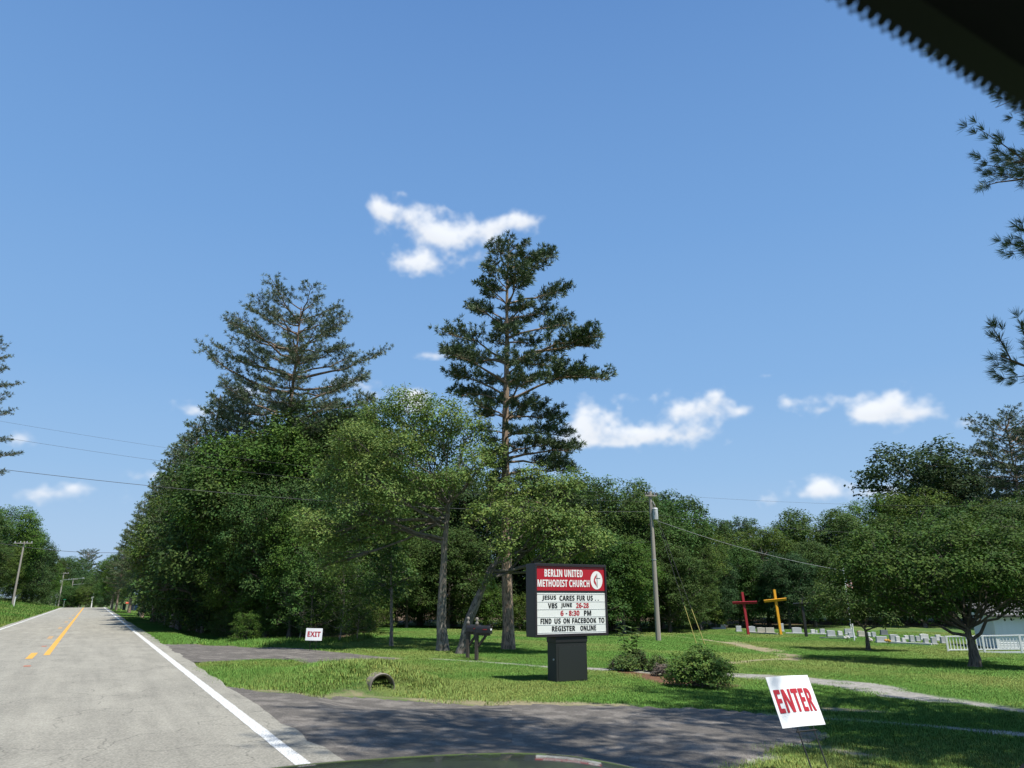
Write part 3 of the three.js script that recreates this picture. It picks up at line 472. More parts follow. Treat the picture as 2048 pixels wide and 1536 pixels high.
for (const [pr, px, py, d, k = 1] of [['mixA', 240, 1108, 132, 1], ['mixB', 300, 1080, 100], ['mixC', 338, 1060, 76, 0.8], ['mixB', 362, 1020, 64, 0.9], ['mixA', 392, 975, 56], ['mixB', 440, 915, 50], ['mixC', 492, 890, 46.5, 0.95], ['mixA', 545, 868, 45], ['mixB', 600, 840, 45], ['mixC', 655, 818, 47, 0.9], ['mixB', 700, 812, 52], ['mixA', 560, 960, 41, 0.9], ['mixB', 500, 1000, 42.5, 0.9], ['mixC', 640, 960, 42, 0.8], ['mixA', 690, 930, 46, 0.9], ['mixB', 745, 900, 56], ['mixC', 430, 1040, 48, 0.8], ['mixB', 380, 1080, 54, 0.8], ['mixA', 600, 1010, 40, 0.85]]) topped('leafy_tree', protos[pr], px, py, d, LOOK[pr] + LM, W1, k);
for (const [px, py, d, k = 1.2] of [[352, 1168, 62], [395, 1160, 52.5], [440, 1165, 48], [485, 1150, 45], [525, 1165, 42.5], [565, 1160, 41.5], [605, 1150, 41, 1], [465, 1215, 43], [415, 1205, 49], [545, 1215, 40.5], [585, 1225, 40.4, 1.1], [700, 1190, 41, 1.2], [730, 1210, 42, 1.1], [655, 1205, 39.5], [500, 1225, 39.4], [755, 1195, 52]]) topped('undergrowth_bush', protos.brush, px, py, d, LB, 'undergrowth of the roadside wood', k).userData.category = 'bush';
for (const [px, py, d] of [[640, 1072, 37.6], [690, 1088, 37.2], [612, 1100, 38], [722, 1120, 38.6]]) topped('young_tree', protos.young, px, py, d, 'bright green young tree with slim pale stems behind the exit sign', 'young trees behind the exit sign');
// the wood behind the lawn and the churchyard
const W2 = 'trees behind the lawn', LT = ' in the wood behind the church sign', W3 = 'trees behind the churchyard', LG = ' in the wood behind the headstones';
for (const [pr, px, py, d, k = 1] of [['mixA', 790, 960, 70], ['mixC', 850, 940, 68], ['mixB', 915, 930, 72], ['dark', 975, 960, 66], ['mixA', 1040, 975, 70], ['mixC', 1100, 985, 66], ['mixB', 1165, 955, 68], ['mixA', 1212, 958, 64], ['mixB', 1262, 985, 62], ['mixC', 1310, 1000, 68], ['dark', 1338, 985, 74], ['mixA', 1372, 1045, 70], ['mixC', 1180, 1060, 57, 1.1], ['mixA', 1240, 1075, 58, 1.1], ['mixC', 1330, 1095, 62], ['mixC', 900, 1060, 62], ['mixA', 820, 1070, 61], ['mixB', 1390, 1085, 66]]) topped('leafy_tree', protos[pr], px, py, d, LOOK[pr] + LT, W2, k);
for (const [pr, px, py, d, k = 1] of [['dark', 1432, 1040, 82], ['dark', 1478, 1036, 86], ['mixA', 1520, 1058, 78, 1.15], ['mixC', 1468, 1095, 74], ['mixB', 1572, 1050, 84], ['mixA', 1640, 1018, 86, 1.25], ['mixC', 1612, 1085, 76], ['mixA', 1700, 1030, 84, 1.2], ['mixB', 1735, 992, 92, 1.1], ['mixC', 1565, 1110, 72], ['mixB', 1655, 1100, 86], ['mixA', 1975, 1000, 84], ['mixC', 2040, 1005, 78], ['mixB', 2080, 960, 86], ['mixA', 1780, 1040, 86], ['mixC', 1900, 1010, 84], ['dark', 1820, 1060, 78], ['mixB', 1840, 980, 88, 1.4], ['mixC', 1420, 1120, 70]]) topped('leafy_tree', protos[pr], px, py, d, LOOK[pr] + LG, W3, k);
topped('magnolia_tree', protos.dark, 1838, 886, 96, 'large dark round topped evergreen rising behind the churchyard wood', undefined, 1.25);
topped('magnolia_tree', protos.dark, 1905, 925, 98, 'dark evergreen shoulder to shoulder with the large round topped one', undefined, 1.15);
topped('pine_tree', protos.pineB, 2012, 850, 88, 'dark pine with bare lower trunk above the churchyard wood', undefined, 1.1);
topped('pine_tree', protos.pineB, 2090, 870, 92, 'dark pine partly hidden by the bare trunked pine by the churchyard', undefined, 1.1);
for (const [px, py, d, k = 1.2] of [[800, 1180, 62], [860, 1190, 63], [925, 1185, 64], [985, 1180, 62], [1040, 1190, 61], [1130, 1185, 60], [1230, 1180, 60], [1280, 1190, 62], [1340, 1185, 64], [1400, 1180, 68]]) topped('undergrowth_bush', protos.brush, px, py, d, 'leafy bush along the far edge of the lawn', 'bushes along the far edge of the lawn', k).userData.category = 'bush';
for (const [px, py, d, k = 1.2] of [[1440, 1190, 72], [1500, 1200, 74], [1555, 1195, 76], [1620, 1200, 78], [1680, 1190, 80], [1750, 1195, 82], [1810, 1200, 82], [1880, 1195, 84], [1950, 1190, 84], [2020, 1190, 84]]) topped('undergrowth_bush', protos.brush, px, py, d, 'leafy bush behind the rows of headstones', 'bushes behind the headstones', k).userData.category = 'bush';
for (let k = 0; k < 26; k++) topped('undergrowth_bush', protos.brush, 745 + k * 53, 1120 + (k % 3) * 14, (k < 13 ? 76 : 92) + (k % 4) * 2, 'tall bush filling the shade deep in the wood behind the lawn', 'bushes deep in the wood', 1.25).userData.category = 'bush';
for (let k = 0; k < 12; k++) topped('undergrowth_bush', protos.brush, 370 + k * 32, 1110 + (k % 3) * 14, 70 - k * 1.4, 'tall bush filling the shade deep in the roadside wood', 'bushes deep in the roadside wood', 1.2).userData.category = 'bush';
// far side of the road and beyond the crest
const W4 = 'trees across the road', LA = ' in the wood across the road', W5 = 'trees beyond the crest of the road', LC = ' beyond the crest where the road drops away';
for (const [pr, px, py, d, k = 1] of [['mixA', 25, 1012, 150], ['mixB', -15, 1020, 140], ['mixC', 52, 1060, 158], ['mixA', 10, 1090, 138], ['mixB', 62, 1098, 170], ['dark', 84, 1090, 190], ['mixA', 98, 1125, 205], ['mixC', 75, 1135, 176], ['mixB', 40, 1120, 150], ['mixC', -30, 1080, 132]]) topped('leafy_tree', protos[pr], px, py, d, LOOK[pr] + LA, W4, k);
for (const [px, py, d, k = 1] of [[-12, 1180, 128, 1.3], [25, 1178, 142, 1.3], [55, 1180, 158, 1.3], [80, 1180, 176, 1.3], [103, 1182, 200, 1.3]]) topped('undergrowth_bush', protos.brush, px, py, d, 'bush at the foot of the wood across the road', 'bushes across the road', k).userData.category = 'bush';
for (const [pr, px, py, d, k = 1] of [['dark', 120, 1120, 330], ['mixA', 138, 1113, 350, 1.3], ['pineB', 177, 1106, 370], ['mixC', 155, 1140, 340], ['mixB', 200, 1140, 330], ['pineB', 216, 1126, 300], ['mixA', 165, 1152, 310], ['mixC', 190, 1160, 290], ['mixB', 224, 1140, 240], ['mixC', 212, 1165, 230], ['mixA', 110, 1150, 290], ['mixB', 130, 1160, 280], ['mixC', 145, 1172, 275, 1.3], ['mixA', 178, 1172, 270, 1.3], ['mixC', 234, 1150, 170], ['mixB', 252, 1150, 150]]) topped(pr === 'pineB' ? 'pine_tree' : 'leafy_tree', protos[pr], px, py, d, LOOK[pr] + LC, W5, k);
{ // near pine across the road: only its branch ends reach the frame
  const p = pine({ seed: 26, h: 21, trunkR: 0.28, from: 0.42, branches: 74, reach: f => 3.9 * Math.sqrt(Math.max(0, 1 - ((f - 0.66) / 0.36) ** 2)) + 0.4, per: 10, width: 0.016, needle: 0.26, tufts: 6, col: [0.07, 0.1, 0.055], stubs: 8 });
  topped('pine_tree', p, -72, 700, 62, 'tall pine across the road with only branch ends in view', undefined);
}
// the two pines just right of the car, trunks out of the picture: one shows branch ends, both shade the entrance
{
  const p = pine({ seed: 27, h: 19, trunkR: 0.24, from: 0.2, branches: 96, reach: table([[0.2, 3.2], [0.3, 4.2], [0.42, 4.35], [0.5, 4.1], [0.6, 3.4], [0.75, 4.6], [0.88, 3.4], [1, 0.7]]), per: 40, width: 0.003, needle: 0.18, tufts: 14, shoots: 2.2, axis: 0.95, spread: 1.5, col: [0.08, 0.12, 0.05], rise0: 0.0, sag: -0.05 });
  plant('pine_tree', p, V(11.65, groundY(11.65, -9.3), -9.3), 'pine beside the entrance with needled branch ends against the sky', 'tree');
  const high = table([[0.6, 1.8], [0.72, 2.9], [0.85, 2.8], [0.93, 2], [1, 0.6]]), q = pine({ seed: 28, h: 21, trunkR: 0.26, from: 0.62, branches: 60, reach: high, per: 14, width: 0.012, needle: 0.22, tufts: 5, shoots: 3, rise0: 0.0 });
  plant('pine_tree', q, V(6.0, groundY(6.0, -4.8), -4.8), 'tall pine beside the car, its high crown shading the entrance drive', 'tree');
  const w = pine({ seed: 29, h: 20, trunkR: 0.26, from: 0.45, branches: 66, reach: table([[0.45, 2.6], [0.6, 4.0], [0.8, 3.8], [0.92, 2.4], [1, 0.7]]), per: 14, width: 0.012, needle: 0.22, tufts: 5.5, shoots: 3, rise0: 0.0 });
  plant('pine_tree', w, V(13.2, groundY(13.2, -5.6), -5.6), 'tall pine farther from the road, its crown shading the grass behind the enter sign', 'tree');
}
console.log('trees', performance.now() | 0);
// ---------------------------------------------------------------- lettering
const font = await new FontLoader().loadAsync('fonts/droid/droid_sans_bold.typeface.json');
function letters(text, w, h, cx, y0, z = 0, bold = 0) {                      // flat letters filling a box w x h, centred on cx, standing on y0
  const g = new THREE.ShapeGeometry(font.generateShapes(text, 1), 6); g.computeBoundingBox(); const b = g.boundingBox;
  g.translate(-b.min.x, -b.min.y, 0); g.scale(w / (b.max.x - b.min.x), h / (b.max.y - b.min.y), 1); g.translate(cx - w / 2, y0, z); if (!bold) return g; const k = h * bold; return mergeGeometries([g, g.clone().translate(k, 0, 0.0006), g.clone().translate(-k, 0, 0.0012), g.clone().translate(0, k * 0.5, 0.0018), g.clone().translate(0, -k * 0.5, 0.0024)]);
}
const black = std([0.012, 0.012, 0.013], 0.5), darkMetal = std([0.02, 0.019, 0.018], 0.45), redPaint = std([0.42, 0.018, 0.03], 0.5), whitePaint = std([0.78, 0.78, 0.76], 0.6), galv = std([0.42, 0.44, 0.46], 0.5, { metalness: 0.3 });
const grain = (c, amt = 0.35, sx = 14, sy = 60, rough = 0.85) => { const m = pixelTexture(128, 256, (x, y, o) => { const n = fbm(x / sx, y / sy, 4), n3 = noiseTab[(x * 47 + y * 613) & 65535], k = 1 + amt * (n - 0.5) * 2 + amt * 0.4 * (n3 - 0.5); srgb3(o, c[0] * k, c[1] * k, c[2] * k); }, { srgb: true }); return new THREE.MeshStandardMaterial({ map: m, roughness: rough }); };

// ---------------------------------------------------------------- church sign, square to the road
{
  const b = hit(1137, 1363), D = Math.hypot(b.x, b.z), t = thing('church_sign', 'large black church sign with red header and white letter board on a thick post', 'sign', b); t.rotation.y = Math.atan2(-RD[0], -RD[1]);
  const yT = sight(1137, 1129, D).y - b.y, yB = sight(1137, 1272, D).y - b.y, H = yT - yB, W = H * 1.245, d = 0.44, f = 0.07;
  const cab = part('cabinet', boxAt(W, H, d, 0, yB + H / 2, 0, 0.015), std([0.016, 0.013, 0.015], 0.42), t);
  for (const [n, w, h, x, y] of [['frame_rail', W, f, 0, yT - f / 2], ['frame_rail', W, f, 0, yB + f / 2], ['frame_stile', f * 0.7, H - 2 * f, -W / 2 + f * 0.35, yB + H / 2], ['frame_stile', f * 0.7, H - 2 * f, W / 2 - f * 0.35, yB + H / 2]]) part(n, boxAt(w, h, 0.05, x, y, d / 2 + 0.022, 0.008), std([0.022, 0.016, 0.02], 0.38), cab);
  const pw = 0.95, pole = part('post', boxAt(pw, yB + 0.1, 0.42, -0.02, (yB - 0.1) / 2, 0, 0.012), std([0.014, 0.016, 0.015], 0.55), t);
  part('post_panel', boxAt(pw - 0.12, yB - 0.28, 0.012, -0.02, (yB - 0.22) / 2 + 0.02, 0.212), std([0.018, 0.021, 0.02], 0.45), pole);
  part('post_collar', boxAt(pw + 0.03, 0.14, 0.45, -0.02, yB - 0.075, 0, 0.008), std([0.012, 0.012, 0.012], 0.5), pole);
  part('lock', new THREE.CylinderGeometry(0.025, 0.025, 0.02, 10).rotateZ(Math.PI / 2).translate(-pw / 2 - 0.03, yB * 0.5, 0.1), galv, pole);
  const zF = d / 2 + 0.006, iw = W - 1.4 * f, ih = H - 2 * f, yi = yB + f, split = yi + ih * 0.625;
  const head = part('header_panel', boxAt(iw, yT - f - split - 0.02, 0.012, 0, (yT - f + split + 0.02) / 2, zF), std([0.40, 0.008, 0.02], 0.32), t, 'red header with white church name');
  const board = part('letter_board', boxAt(iw, split - 0.025 - yi, 0.012, 0, (split - 0.025 + yi) / 2, zF), grain([0.74, 0.76, 0.73], 0.05, 20, 20, 0.4), t, 'white letter board with five lines of black and red letters');
  part('divider', boxAt(iw, 0.045, 0.03, 0, split - 0.002, zF), black, t);
  const U = x => (x - 690) / 805 * iw, hy = v => lerp(yT - f, split + 0.02, v), by = v => lerp(split - 0.025, yi, v), z = zF + 0.0095;
  const hd = (v, x0, x1, y0, y1) => part('lettering', letters(v, U(x1) - U(x0), hy(y0) - hy(y1), (U(x0) + U(x1)) / 2, hy(y1), z, 0.015), whitePaint, head);
  hd('BERLIN UNITED', 380, 826, 0.125, 0.43); hd('METHODIST CHURCH', 300, 906, 0.55, 0.845);
  const disc = part('emblem_disc', new THREE.CircleGeometry(1, 40).scale((U(1068) - U(922)) / 2, (hy(0.16) - hy(0.94)) / 2, 1).translate(U(995), hy(0.55), z), whitePaint, head);
  const ex = U(995), ey = hy(0.55), eh = (hy(0.16) - hy(0.94)) / 2;
  part('emblem_cross', mergeGeometries([boxAt(0.014, eh * 1.52, 0.002, ex + 0.015, ey - 0.01, z + 0.004), boxAt(eh * 0.56, 0.012, 0.002, ex + 0.055, ey + eh * 0.22, z + 0.0045)]), black, disc);
  const fl = new THREE.Shape(); fl.moveTo(-0.02, 0.62); fl.bezierCurveTo(-0.16, 0.45, -0.42, 0.22, -0.40, -0.1); fl.bezierCurveTo(-0.38, -0.4, -0.12, -0.45, -0.05, -0.72); fl.bezierCurveTo(0.0, -0.5, -0.05, -0.32, -0.14, -0.18); fl.bezierCurveTo(-0.26, 0.0, -0.24, 0.1, -0.1, 0.22); fl.bezierCurveTo(-0.0, 0.34, -0.02, 0.5, -0.02, 0.62);
  part('emblem_flame', new THREE.ShapeGeometry(fl, 10).scale(eh, eh, 1).translate(ex, ey, z + 0.004), redPaint, disc);
  const line = (v, x0, x1, y0, y1, m) => part('lettering', letters(v, U(x1) - U(x0), (by(y0) - by(y1)), (U(x0) + U(x1)) / 2, by(y1), z, 0.03), m, board);
  const R = (i) => 0.075 + i * 0.1845, h = 0.125;
  line('JESUS', 348, 508, R(0), R(0) + h, black); line('CARES', 548, 722, R(0), R(0) + h, black); line('FUR', 752, 848, R(0), R(0) + h, black); line('US', 874, 942, R(0), R(0) + h, black); line('.', 968, 980, R(0) + h - 0.02, R(0) + h, black); line('.', 1002, 1014, R(0) + h - 0.02, R(0) + h, black);
  line('VBS', 416, 520, R(1), R(1) + h, black); line('JUNE', 562, 690, R(1), R(1) + h, black); line('26-28', 740, 890, R(1), R(1) + h, redPaint);
  line('6', 557, 590, R(2), R(2) + h, redPaint); line('-', 616, 634, R(2) + 0.062, R(2) + 0.08, black); line('8:30', 654, 776, R(2), R(2) + h, redPaint); line('PM', 832, 916, R(2), R(2) + h, black);
  line('FIND', 330, 450, R(3), R(3) + h, black); line('US', 486, 556, R(3), R(3) + h, black); line('ON', 588, 660, R(3), R(3) + h, black); line('FACEBOOK', 690, 976, R(3), R(3) + h, black); line('TO', 1006, 1074, R(3), R(3) + h, black);
  line('REGISTER', 456, 722, R(4), R(4) + h, black); line('ONLINE', 784, 970, R(4), R(4) + h, black);
  for (let k = 0; k < 6; k++) part('letter_track', boxAt(iw - 0.02, 0.012, 0.006, 0, by(0.042 + k * 0.1845), zF + 0.009), std([0.55, 0.56, 0.55], 0.4), board);
}
// ---------------------------------------------------------------- yard signs on wire stakes
function yardSign(name, label, text, tl, tr, br, bl, D, yaw, txt, back = 0, roll = 0) {
  const P = [tl, tr, br, bl].map(([x, y]) => sight(x, y, D)), c = P.reduce((a, p) => a.add(p), V(0, 0, 0)).multiplyScalar(0.25);
  const w = (P[0].distanceTo(P[1]) + P[3].distanceTo(P[2])) / 2 / Math.cos(yaw - Math.atan2(-c.x, -c.z)), h = (P[0].distanceTo(P[3]) + P[1].distanceTo(P[2])) / 2 / (back ? Math.hypot(Math.cos(back), Math.sin(back) * Math.sin(yaw)) : 1);
  const up = V(0, 1, 0).applyEuler(new THREE.Euler(-back, yaw, 0, 'YXZ')), gy = groundY(c.x, c.z), inner = (c.y - gy) / up.y;
  const t = thing(name, label, 'sign', c.clone().addScaledVector(up, -inner)); t.rotation.set(-back, yaw, 0, 'YXZ');
  const rot = g => g.rotateZ(roll).translate(0, inner, 0), m = std([0.80, 0.81, 0.82], 0.35);
  const sheet = new THREE.PlaneGeometry(w, h, 24, 1); { const p = sheet.attributes.position; for (let i = 0; i < p.count; i++) p.setZ(i, 0.012 * Math.cos((p.getX(i) / w + 0.02) * Math.PI * 2.0)); sheet.computeVertexNormals(); }
  const rear = sheet.clone(); { const p = rear.attributes.position; for (let i = 0; i < p.count; i++) p.setZ(i, p.getZ(i) - 0.005); const ix = rear.index.array; for (let i = 0; i < ix.length; i += 3) { const q = ix[i]; ix[i] = ix[i + 1]; ix[i + 1] = q; } rear.computeVertexNormals(); }
  const panel = part('panel', rot(mergeGeometries([sheet, rear])), m, t);
  const lg = letters(text, w * txt[0], h * txt[1], w * txt[2], h * txt[3], 0, 0.018); { const p = lg.attributes.position; for (let i = 0; i < p.count; i++) p.setZ(i, p.getZ(i) + 0.003 + 0.012 * Math.cos((p.getX(i) / w + 0.02) * Math.PI * 2.0)); }
  part('lettering', rot(lg), redPaint, panel);
  const s = Math.tan(roll) * -1, leg = x => { const top = V(x, -h / 2 + 0.12, -0.012).applyAxisAngle(V(0, 0, 1), roll).add(V(0, inner, 0)), k = (top.y + 0.15) / Math.cos(roll); const bot = top.clone().add(V(Math.sin(roll) * k, -Math.cos(roll) * k, 0)); return tubeBetween(bot, top, 0.008, 0.008, 6); };
  for (const x of [-w * 0.17, w * 0.19]) part('stake', leg(x), darkMetal, t);
  const y = -h / 2 - h * 0.085, a = V(-w * 0.22, y, -0.012).applyAxisAngle(V(0, 0, 1), roll).add(V(0, inner, 0)), e = V(w * 0.24, y, -0.012).applyAxisAngle(V(0, 0, 1), roll).add(V(0, inner, 0)); part('crossbar', tubeBetween(a, e, 0.01, 0.01, 6), darkMetal, t);
}
yardSign('enter_sign', 'tilted white yard sign with red ENTER lettering on wire stakes', 'ENTER', [1537, 1355], [1623, 1351], [1647, 1447], [1564, 1453], 9.6, 0.42, [0.85, 0.45, -0.01, -0.22], 0.36, 0.0);
{ const b = hit(629, 1304); yardSign('exit_sign', 'small white yard sign with red EXIT lettering beside the far drive', 'EXIT', [612, 1256], [645, 1257], [644, 1281], [611, 1281], Math.hypot(b.x, b.z), 0.2, [0.78, 0.42, 0.0, -0.19], 0, -0.03); }
// ---------------------------------------------------------------- twin mailboxes
{
  const wood = grain([0.055, 0.045, 0.036], 0.5), box = std([0.018, 0.017, 0.018], 0.4), dom = new THREE.Shape(); dom.moveTo(-0.1, 0); dom.lineTo(0.1, 0); dom.lineTo(0.1, 0.13); dom.absarc(0, 0.13, 0.1, 0, Math.PI, false); dom.lineTo(-0.1, 0);
  [[935, 1317, 'mailbox on a post with knobbed top, beside the leaning oak'], [953, 1321, 'mailbox on a post with knobbed top, on the drive side of its twin']].forEach(([px, py, label]) => {
    const b = hit(px, py), t = thing('mailbox', 'black ' + label, 'mailbox', b, 'twin mailboxes'); t.rotation.y = -0.42;           // boxes point along local x
    const post = part('post', boxAt(0.11, 1.28, 0.11, 0, 0.54, 0, 0.008), wood, t);
    part('finial', new THREE.LatheGeometry([[0, 0.24], [0.04, 0.225], [0.06, 0.18], [0.045, 0.13], [0.028, 0.1], [0.055, 0.06], [0.06, 0.02], [0.05, 0]].map(p => new THREE.Vector2(...p)).reverse(), 12).translate(0, 1.18, 0), grain([0.2, 0.18, 0.155], 0.4), post);
    part('arm', boxAt(0.62, 0.09, 0.09, 0.2, 0.86, 0, 0.006), wood, t);
    part('brace', tubeBetween(V(0.05, 0.45, 0), V(0.36, 0.83, 0), 0.05, 0.05, 4), wood, t);
    const body = part('box', new THREE.ExtrudeGeometry(dom, { depth: 0.52, bevelEnabled: true, bevelSize: 0.006, bevelThickness: 0.006, bevelSegments: 1, curveSegments: 10 }).rotateY(Math.PI / 2).translate(0.0, 0.912, 0), box, t);
    const door = part('door', new THREE.ExtrudeGeometry(dom, { depth: 0.014, bevelEnabled: false, curveSegments: 10 }).rotateY(Math.PI / 2).scale(1, 1.04, 1.04).translate(0.53, 0.87, 0), box, body);
    part('number_plate', boxAt(0.004, 0.06, 0.12, 0.549, 1.02, 0), whitePaint, door);
    part('flag', boxAt(0.16, 0.03, 0.008, 0.36, 1.02, 0.112), std([0.3, 0.02, 0.02], 0.5), body);
  });
}
// ---------------------------------------------------------------- drain pipe under the grass
{
  const [cx, cz] = fromRoad(CULVERT.a, CULVERT.l), b = V(cx, groundY(cx, cz), cz), R = 0.27, dir = Math.atan2(RD[0], RD[1]);
  const pts = []; for (let k = 0; k <= 40; k++) pts.push(new THREE.Vector2(R + 0.028 + 0.012 * Math.sin(k * 1.4), k / 40 * 2.4)); for (let k = 40; k >= 0; k--) pts.push(new THREE.Vector2(R - 0.006 + 0.012 * Math.sin(k * 1.4), k / 40 * 2.4)); pts.push(pts[0].clone());
  const pipe = new THREE.LatheGeometry(pts, 28); pipe.rotateX(Math.PI / 2);
  const t = thing('drain_pipe', 'weathered round drain pipe opening in the grass beside the road', 'pipe', V(b.x, b.y + 0.15, b.z)); t.rotation.y = dir; t.rotation.x = 0.0;
  part('pipe_wall', pipe, grain([0.2, 0.175, 0.145], 0.5, 10, 10, 0.9), t);
  part('silt', new THREE.CylinderGeometry(R, R, 2.3, 20, 1, false, 0, Math.PI).rotateZ(-Math.PI / 2).rotateX(Math.PI / 2).rotateZ(Math.PI).scale(1, 0.35, 1).rotateY(Math.PI / 2).translate(0, -0.2, 1.22), std([0.05, 0.035, 0.022], 1), t);
}
// ---------------------------------------------------------------- poles and wires
const poleWood = grain([0.30, 0.27, 0.235], 0.45, 6, 90), wireMat = std([0.06, 0.06, 0.065], 0.6);
function wire(label, a, b, sag, r = 0.012, mat = wireMat, name = 'power_line', group) {
  const n = 24, pts = Array.from({ length: n + 1 }, (_, k) => { const t = k / n; return V(lerp(a.x, b.x, t), lerp(a.y, b.y, t) - 4 * sag * t * (1 - t), lerp(a.z, b.z, t)); });
  return solo(name, new THREE.TubeGeometry(new THREE.CatmullRomCurve3(pts), n * 2, r, 5), mat, label, name === 'guy_wire' ? 'cable' : 'wire', null, group);
}
let poleTop, poleBase;
{
  const b = hit(1317, 1282), D = Math.hypot(b.x, b.z), top = sight(1300, 983, D), t = thing('utility_pole', 'weathered wooden utility pole with grey transformer standing on the lawn', 'pole', b); poleBase = b; poleTop = top;
  const h = top.y - b.y, o = top.clone().sub(b), at = f => V(o.x * f, h * f, o.z * f), k = D / FOCAL;
  part('shaft', tubeBetween(V(0, -0.3, 0), o, 0.17, 0.105, 14), poleWood, t);
  const yT = f => at(f), tr = yT(0.80).add(V(0.24, 0, 0.14)), can = part('transformer', new THREE.LatheGeometry([[0, 0], [0.15, 0], [0.17, 0.03], [0.17, 0.66], [0.185, 0.68], [0.185, 0.72], [0.12, 0.78], [0, 0.79]].map(p => new THREE.Vector2(...p)), 18).translate(tr.x, tr.y, tr.z), std([0.5, 0.52, 0.53], 0.45), t);
  part('bushing', tubeBetween(tr.clone().add(V(0, 0.78, 0)), tr.clone().add(V(0.02, 0.98, 0)), 0.035, 0.02, 8), std([0.25, 0.18, 0.14], 0.3), can);
  part('bracket', boxAt(0.16, 0.1, 0.1, (tr.x + at(0.84).x) / 2, tr.y + 0.36, (tr.z + at(0.84).z) / 2), galv, can);
  const arm = at(0.968); part('crossarm', boxAt(0.78, 0.09, 0.1, arm.x + 0.02, arm.y, arm.z + 0.13, 0.008), poleWood, t);
  for (const x of [-0.34, -0.18, 0.2, 0.36]) part('insulator', new THREE.LatheGeometry([[0, -0.05], [0.05, -0.04], [0.065, 0], [0.04, 0.03], [0.06, 0.06], [0.03, 0.12], [0, 0.13]].map(p => new THREE.Vector2(...p)), 10).translate(arm.x + x, arm.y + 0.1, arm.z + 0.13), std([0.12, 0.11, 0.11], 0.25), t);
  part('pole_band', new THREE.CylinderGeometry(0.155, 0.155, 0.05, 14).translate(at(0.53).x, at(0.53).y, at(0.53).z), galv, t);
  part('fuse', tubeBetween(at(0.93).add(V(0.12, 0, 0.1)), at(0.9).add(V(0.22, 0, 0.14)), 0.03, 0.03, 8), std([0.3, 0.3, 0.31], 0.4), t);
  const W = at(1).add(b), q = (f, dx = 0, dz = 0) => at(f).add(b).add(V(dx, 0, dz));
  const LW = 'thin power line running from the lawn pole', L0 = sight(-260, 905, 40), L1 = sight(-260, 830, 42), L2 = sight(-260, 795, 43);
  wire(LW + ' across the road, lowest of three', q(0.86), L0, 0.75, 0.012); wire(LW + ' across the road, middle of three', q(0.93), L1, 0.85, 0.006); wire(LW + ' across the road, topmost of three', q(0.985), L2, 0.85, 0.005);
  wire(LW + ' behind the oaks into the wood', q(0.65), sight(1080, 1084, D + 3), 0.1, 0.007);
  const Rr = [sight(2300, 1004, 62), sight(2300, 1058, 60)];
  wire(LW + ' past the churchyard, upper of two', q(0.985), Rr[0], 0.5, 0.006); wire(LW + ' past the churchyard, lower of two', q(0.84), Rr[1], 0.8, 0.007);
  wire('pale service cable falling from the pole transformer towards the flag', q(0.80, 0.2, 0.1), sight(1700, 1143, 58), 0.35, 0.013, std([0.3, 0.3, 0.31], 0.5));
  wire('dark wire hanging over the far end of the road', sight(-60, 1075, 130), sight(420, 1090, 120), 1.6, 0.03);
  // guys with yellow guards
  const yellow = std([0.36, 0.31, 0.08], 0.6), guys = [[1410, 1290, 1385, 1218, 'guy wire with yellow guard, farther from the pole of the pair'], [1393, 1288, 1362, 1212, 'guy wire with yellow guard, nearer the pole of the pair'], [1207, 1262, 1223, 1203, 'guy wire with yellow guard beside the church sign']];
  guys.forEach(([gx, gy, ux, uy, label]) => {
    const f = hit(gx, gy), head = q(0.95), gt = thing('guy_wire', label, 'cable', f), d = head.clone().sub(f), u = sight(ux, uy, Math.hypot(f.x, f.z)), gl = clamp((u.y - f.y) / d.y, 0.1, 0.4);
    part('strand', tubeBetween(V(0, -0.05, 0), d, 0.008, 0.008, 5), wireMat, gt); part('guard', tubeBetween(V(0, 0.02, 0), d.clone().multiplyScalar(gl), 0.02, 0.02, 8), yellow, gt);
  });
}
function farPole(bx, by, tx, ty, D, label, { arm = 0, lamp = 0, can = 0, group = 'utility poles along the far road', r = 0.16 } = {}) {
  const top = sight(tx, ty, D), gy = groundY(top.x, top.z), t = thing('utility_pole', label, 'pole', V(top.x, gy, top.z), group), h = top.y - gy;
  part('shaft', tubeBetween(V(0, -0.5, 0), V(0, h, 0), r, r * 0.7, 10), poleWood, t);
  if (arm) { const a = part('crossarm', boxAt(arm, 0.13, 0.12, 0, h - 0.25, 0.2), poleWood, t); for (const x of [-0.46, -0.16, 0.2, 0.46]) part('insulator', new THREE.CylinderGeometry(0.05, 0.08, 0.22, 8).translate(x * arm, h - 0.08, 0.2), std([0.35, 0.35, 0.36], 0.3), t); }
  if (lamp) { const y = h - 1.6; const l = part('lamp_arm', tubeBetween(V(0, y - 0.5, 0), V(lamp, y, 0.6), 0.06, 0.04, 6), galv, t); part('lamp_head', new THREE.SphereGeometry(0.3, 10, 6).scale(1.3, 0.4, 0.7).translate(lamp + 0.2, y, 0.6), galv, l); }
  if (can) part('transformer', new THREE.CylinderGeometry(0.26, 0.26, 0.9, 12).translate(-0.35, h - 2.6, 0.1), std([0.62, 0.63, 0.64], 0.4), t);
  return t;
}
farPole(28, 1203, 49, 1083, 126, 'greenish wooden pole with crossarm in the grass across the road', { arm: 2.6, group: undefined, r: 0.15 });
farPole(119, 1204, 128, 1145, 250, 'far pole with crossarm, transformer and long lamp arm', { arm: 3, lamp: 6, can: 1, group: undefined, r: 0.2 });
farPole(140, 1206, 147, 1157, 300, 'far pole with crossarm and lamp arm, next beyond the transformer pole', { arm: 3.2, lamp: 6, group: undefined, r: 0.2 });
farPole(159, 1208, 164, 1175, 330, 'bare far pole standing over the crest of the road', { r: 0.2 });
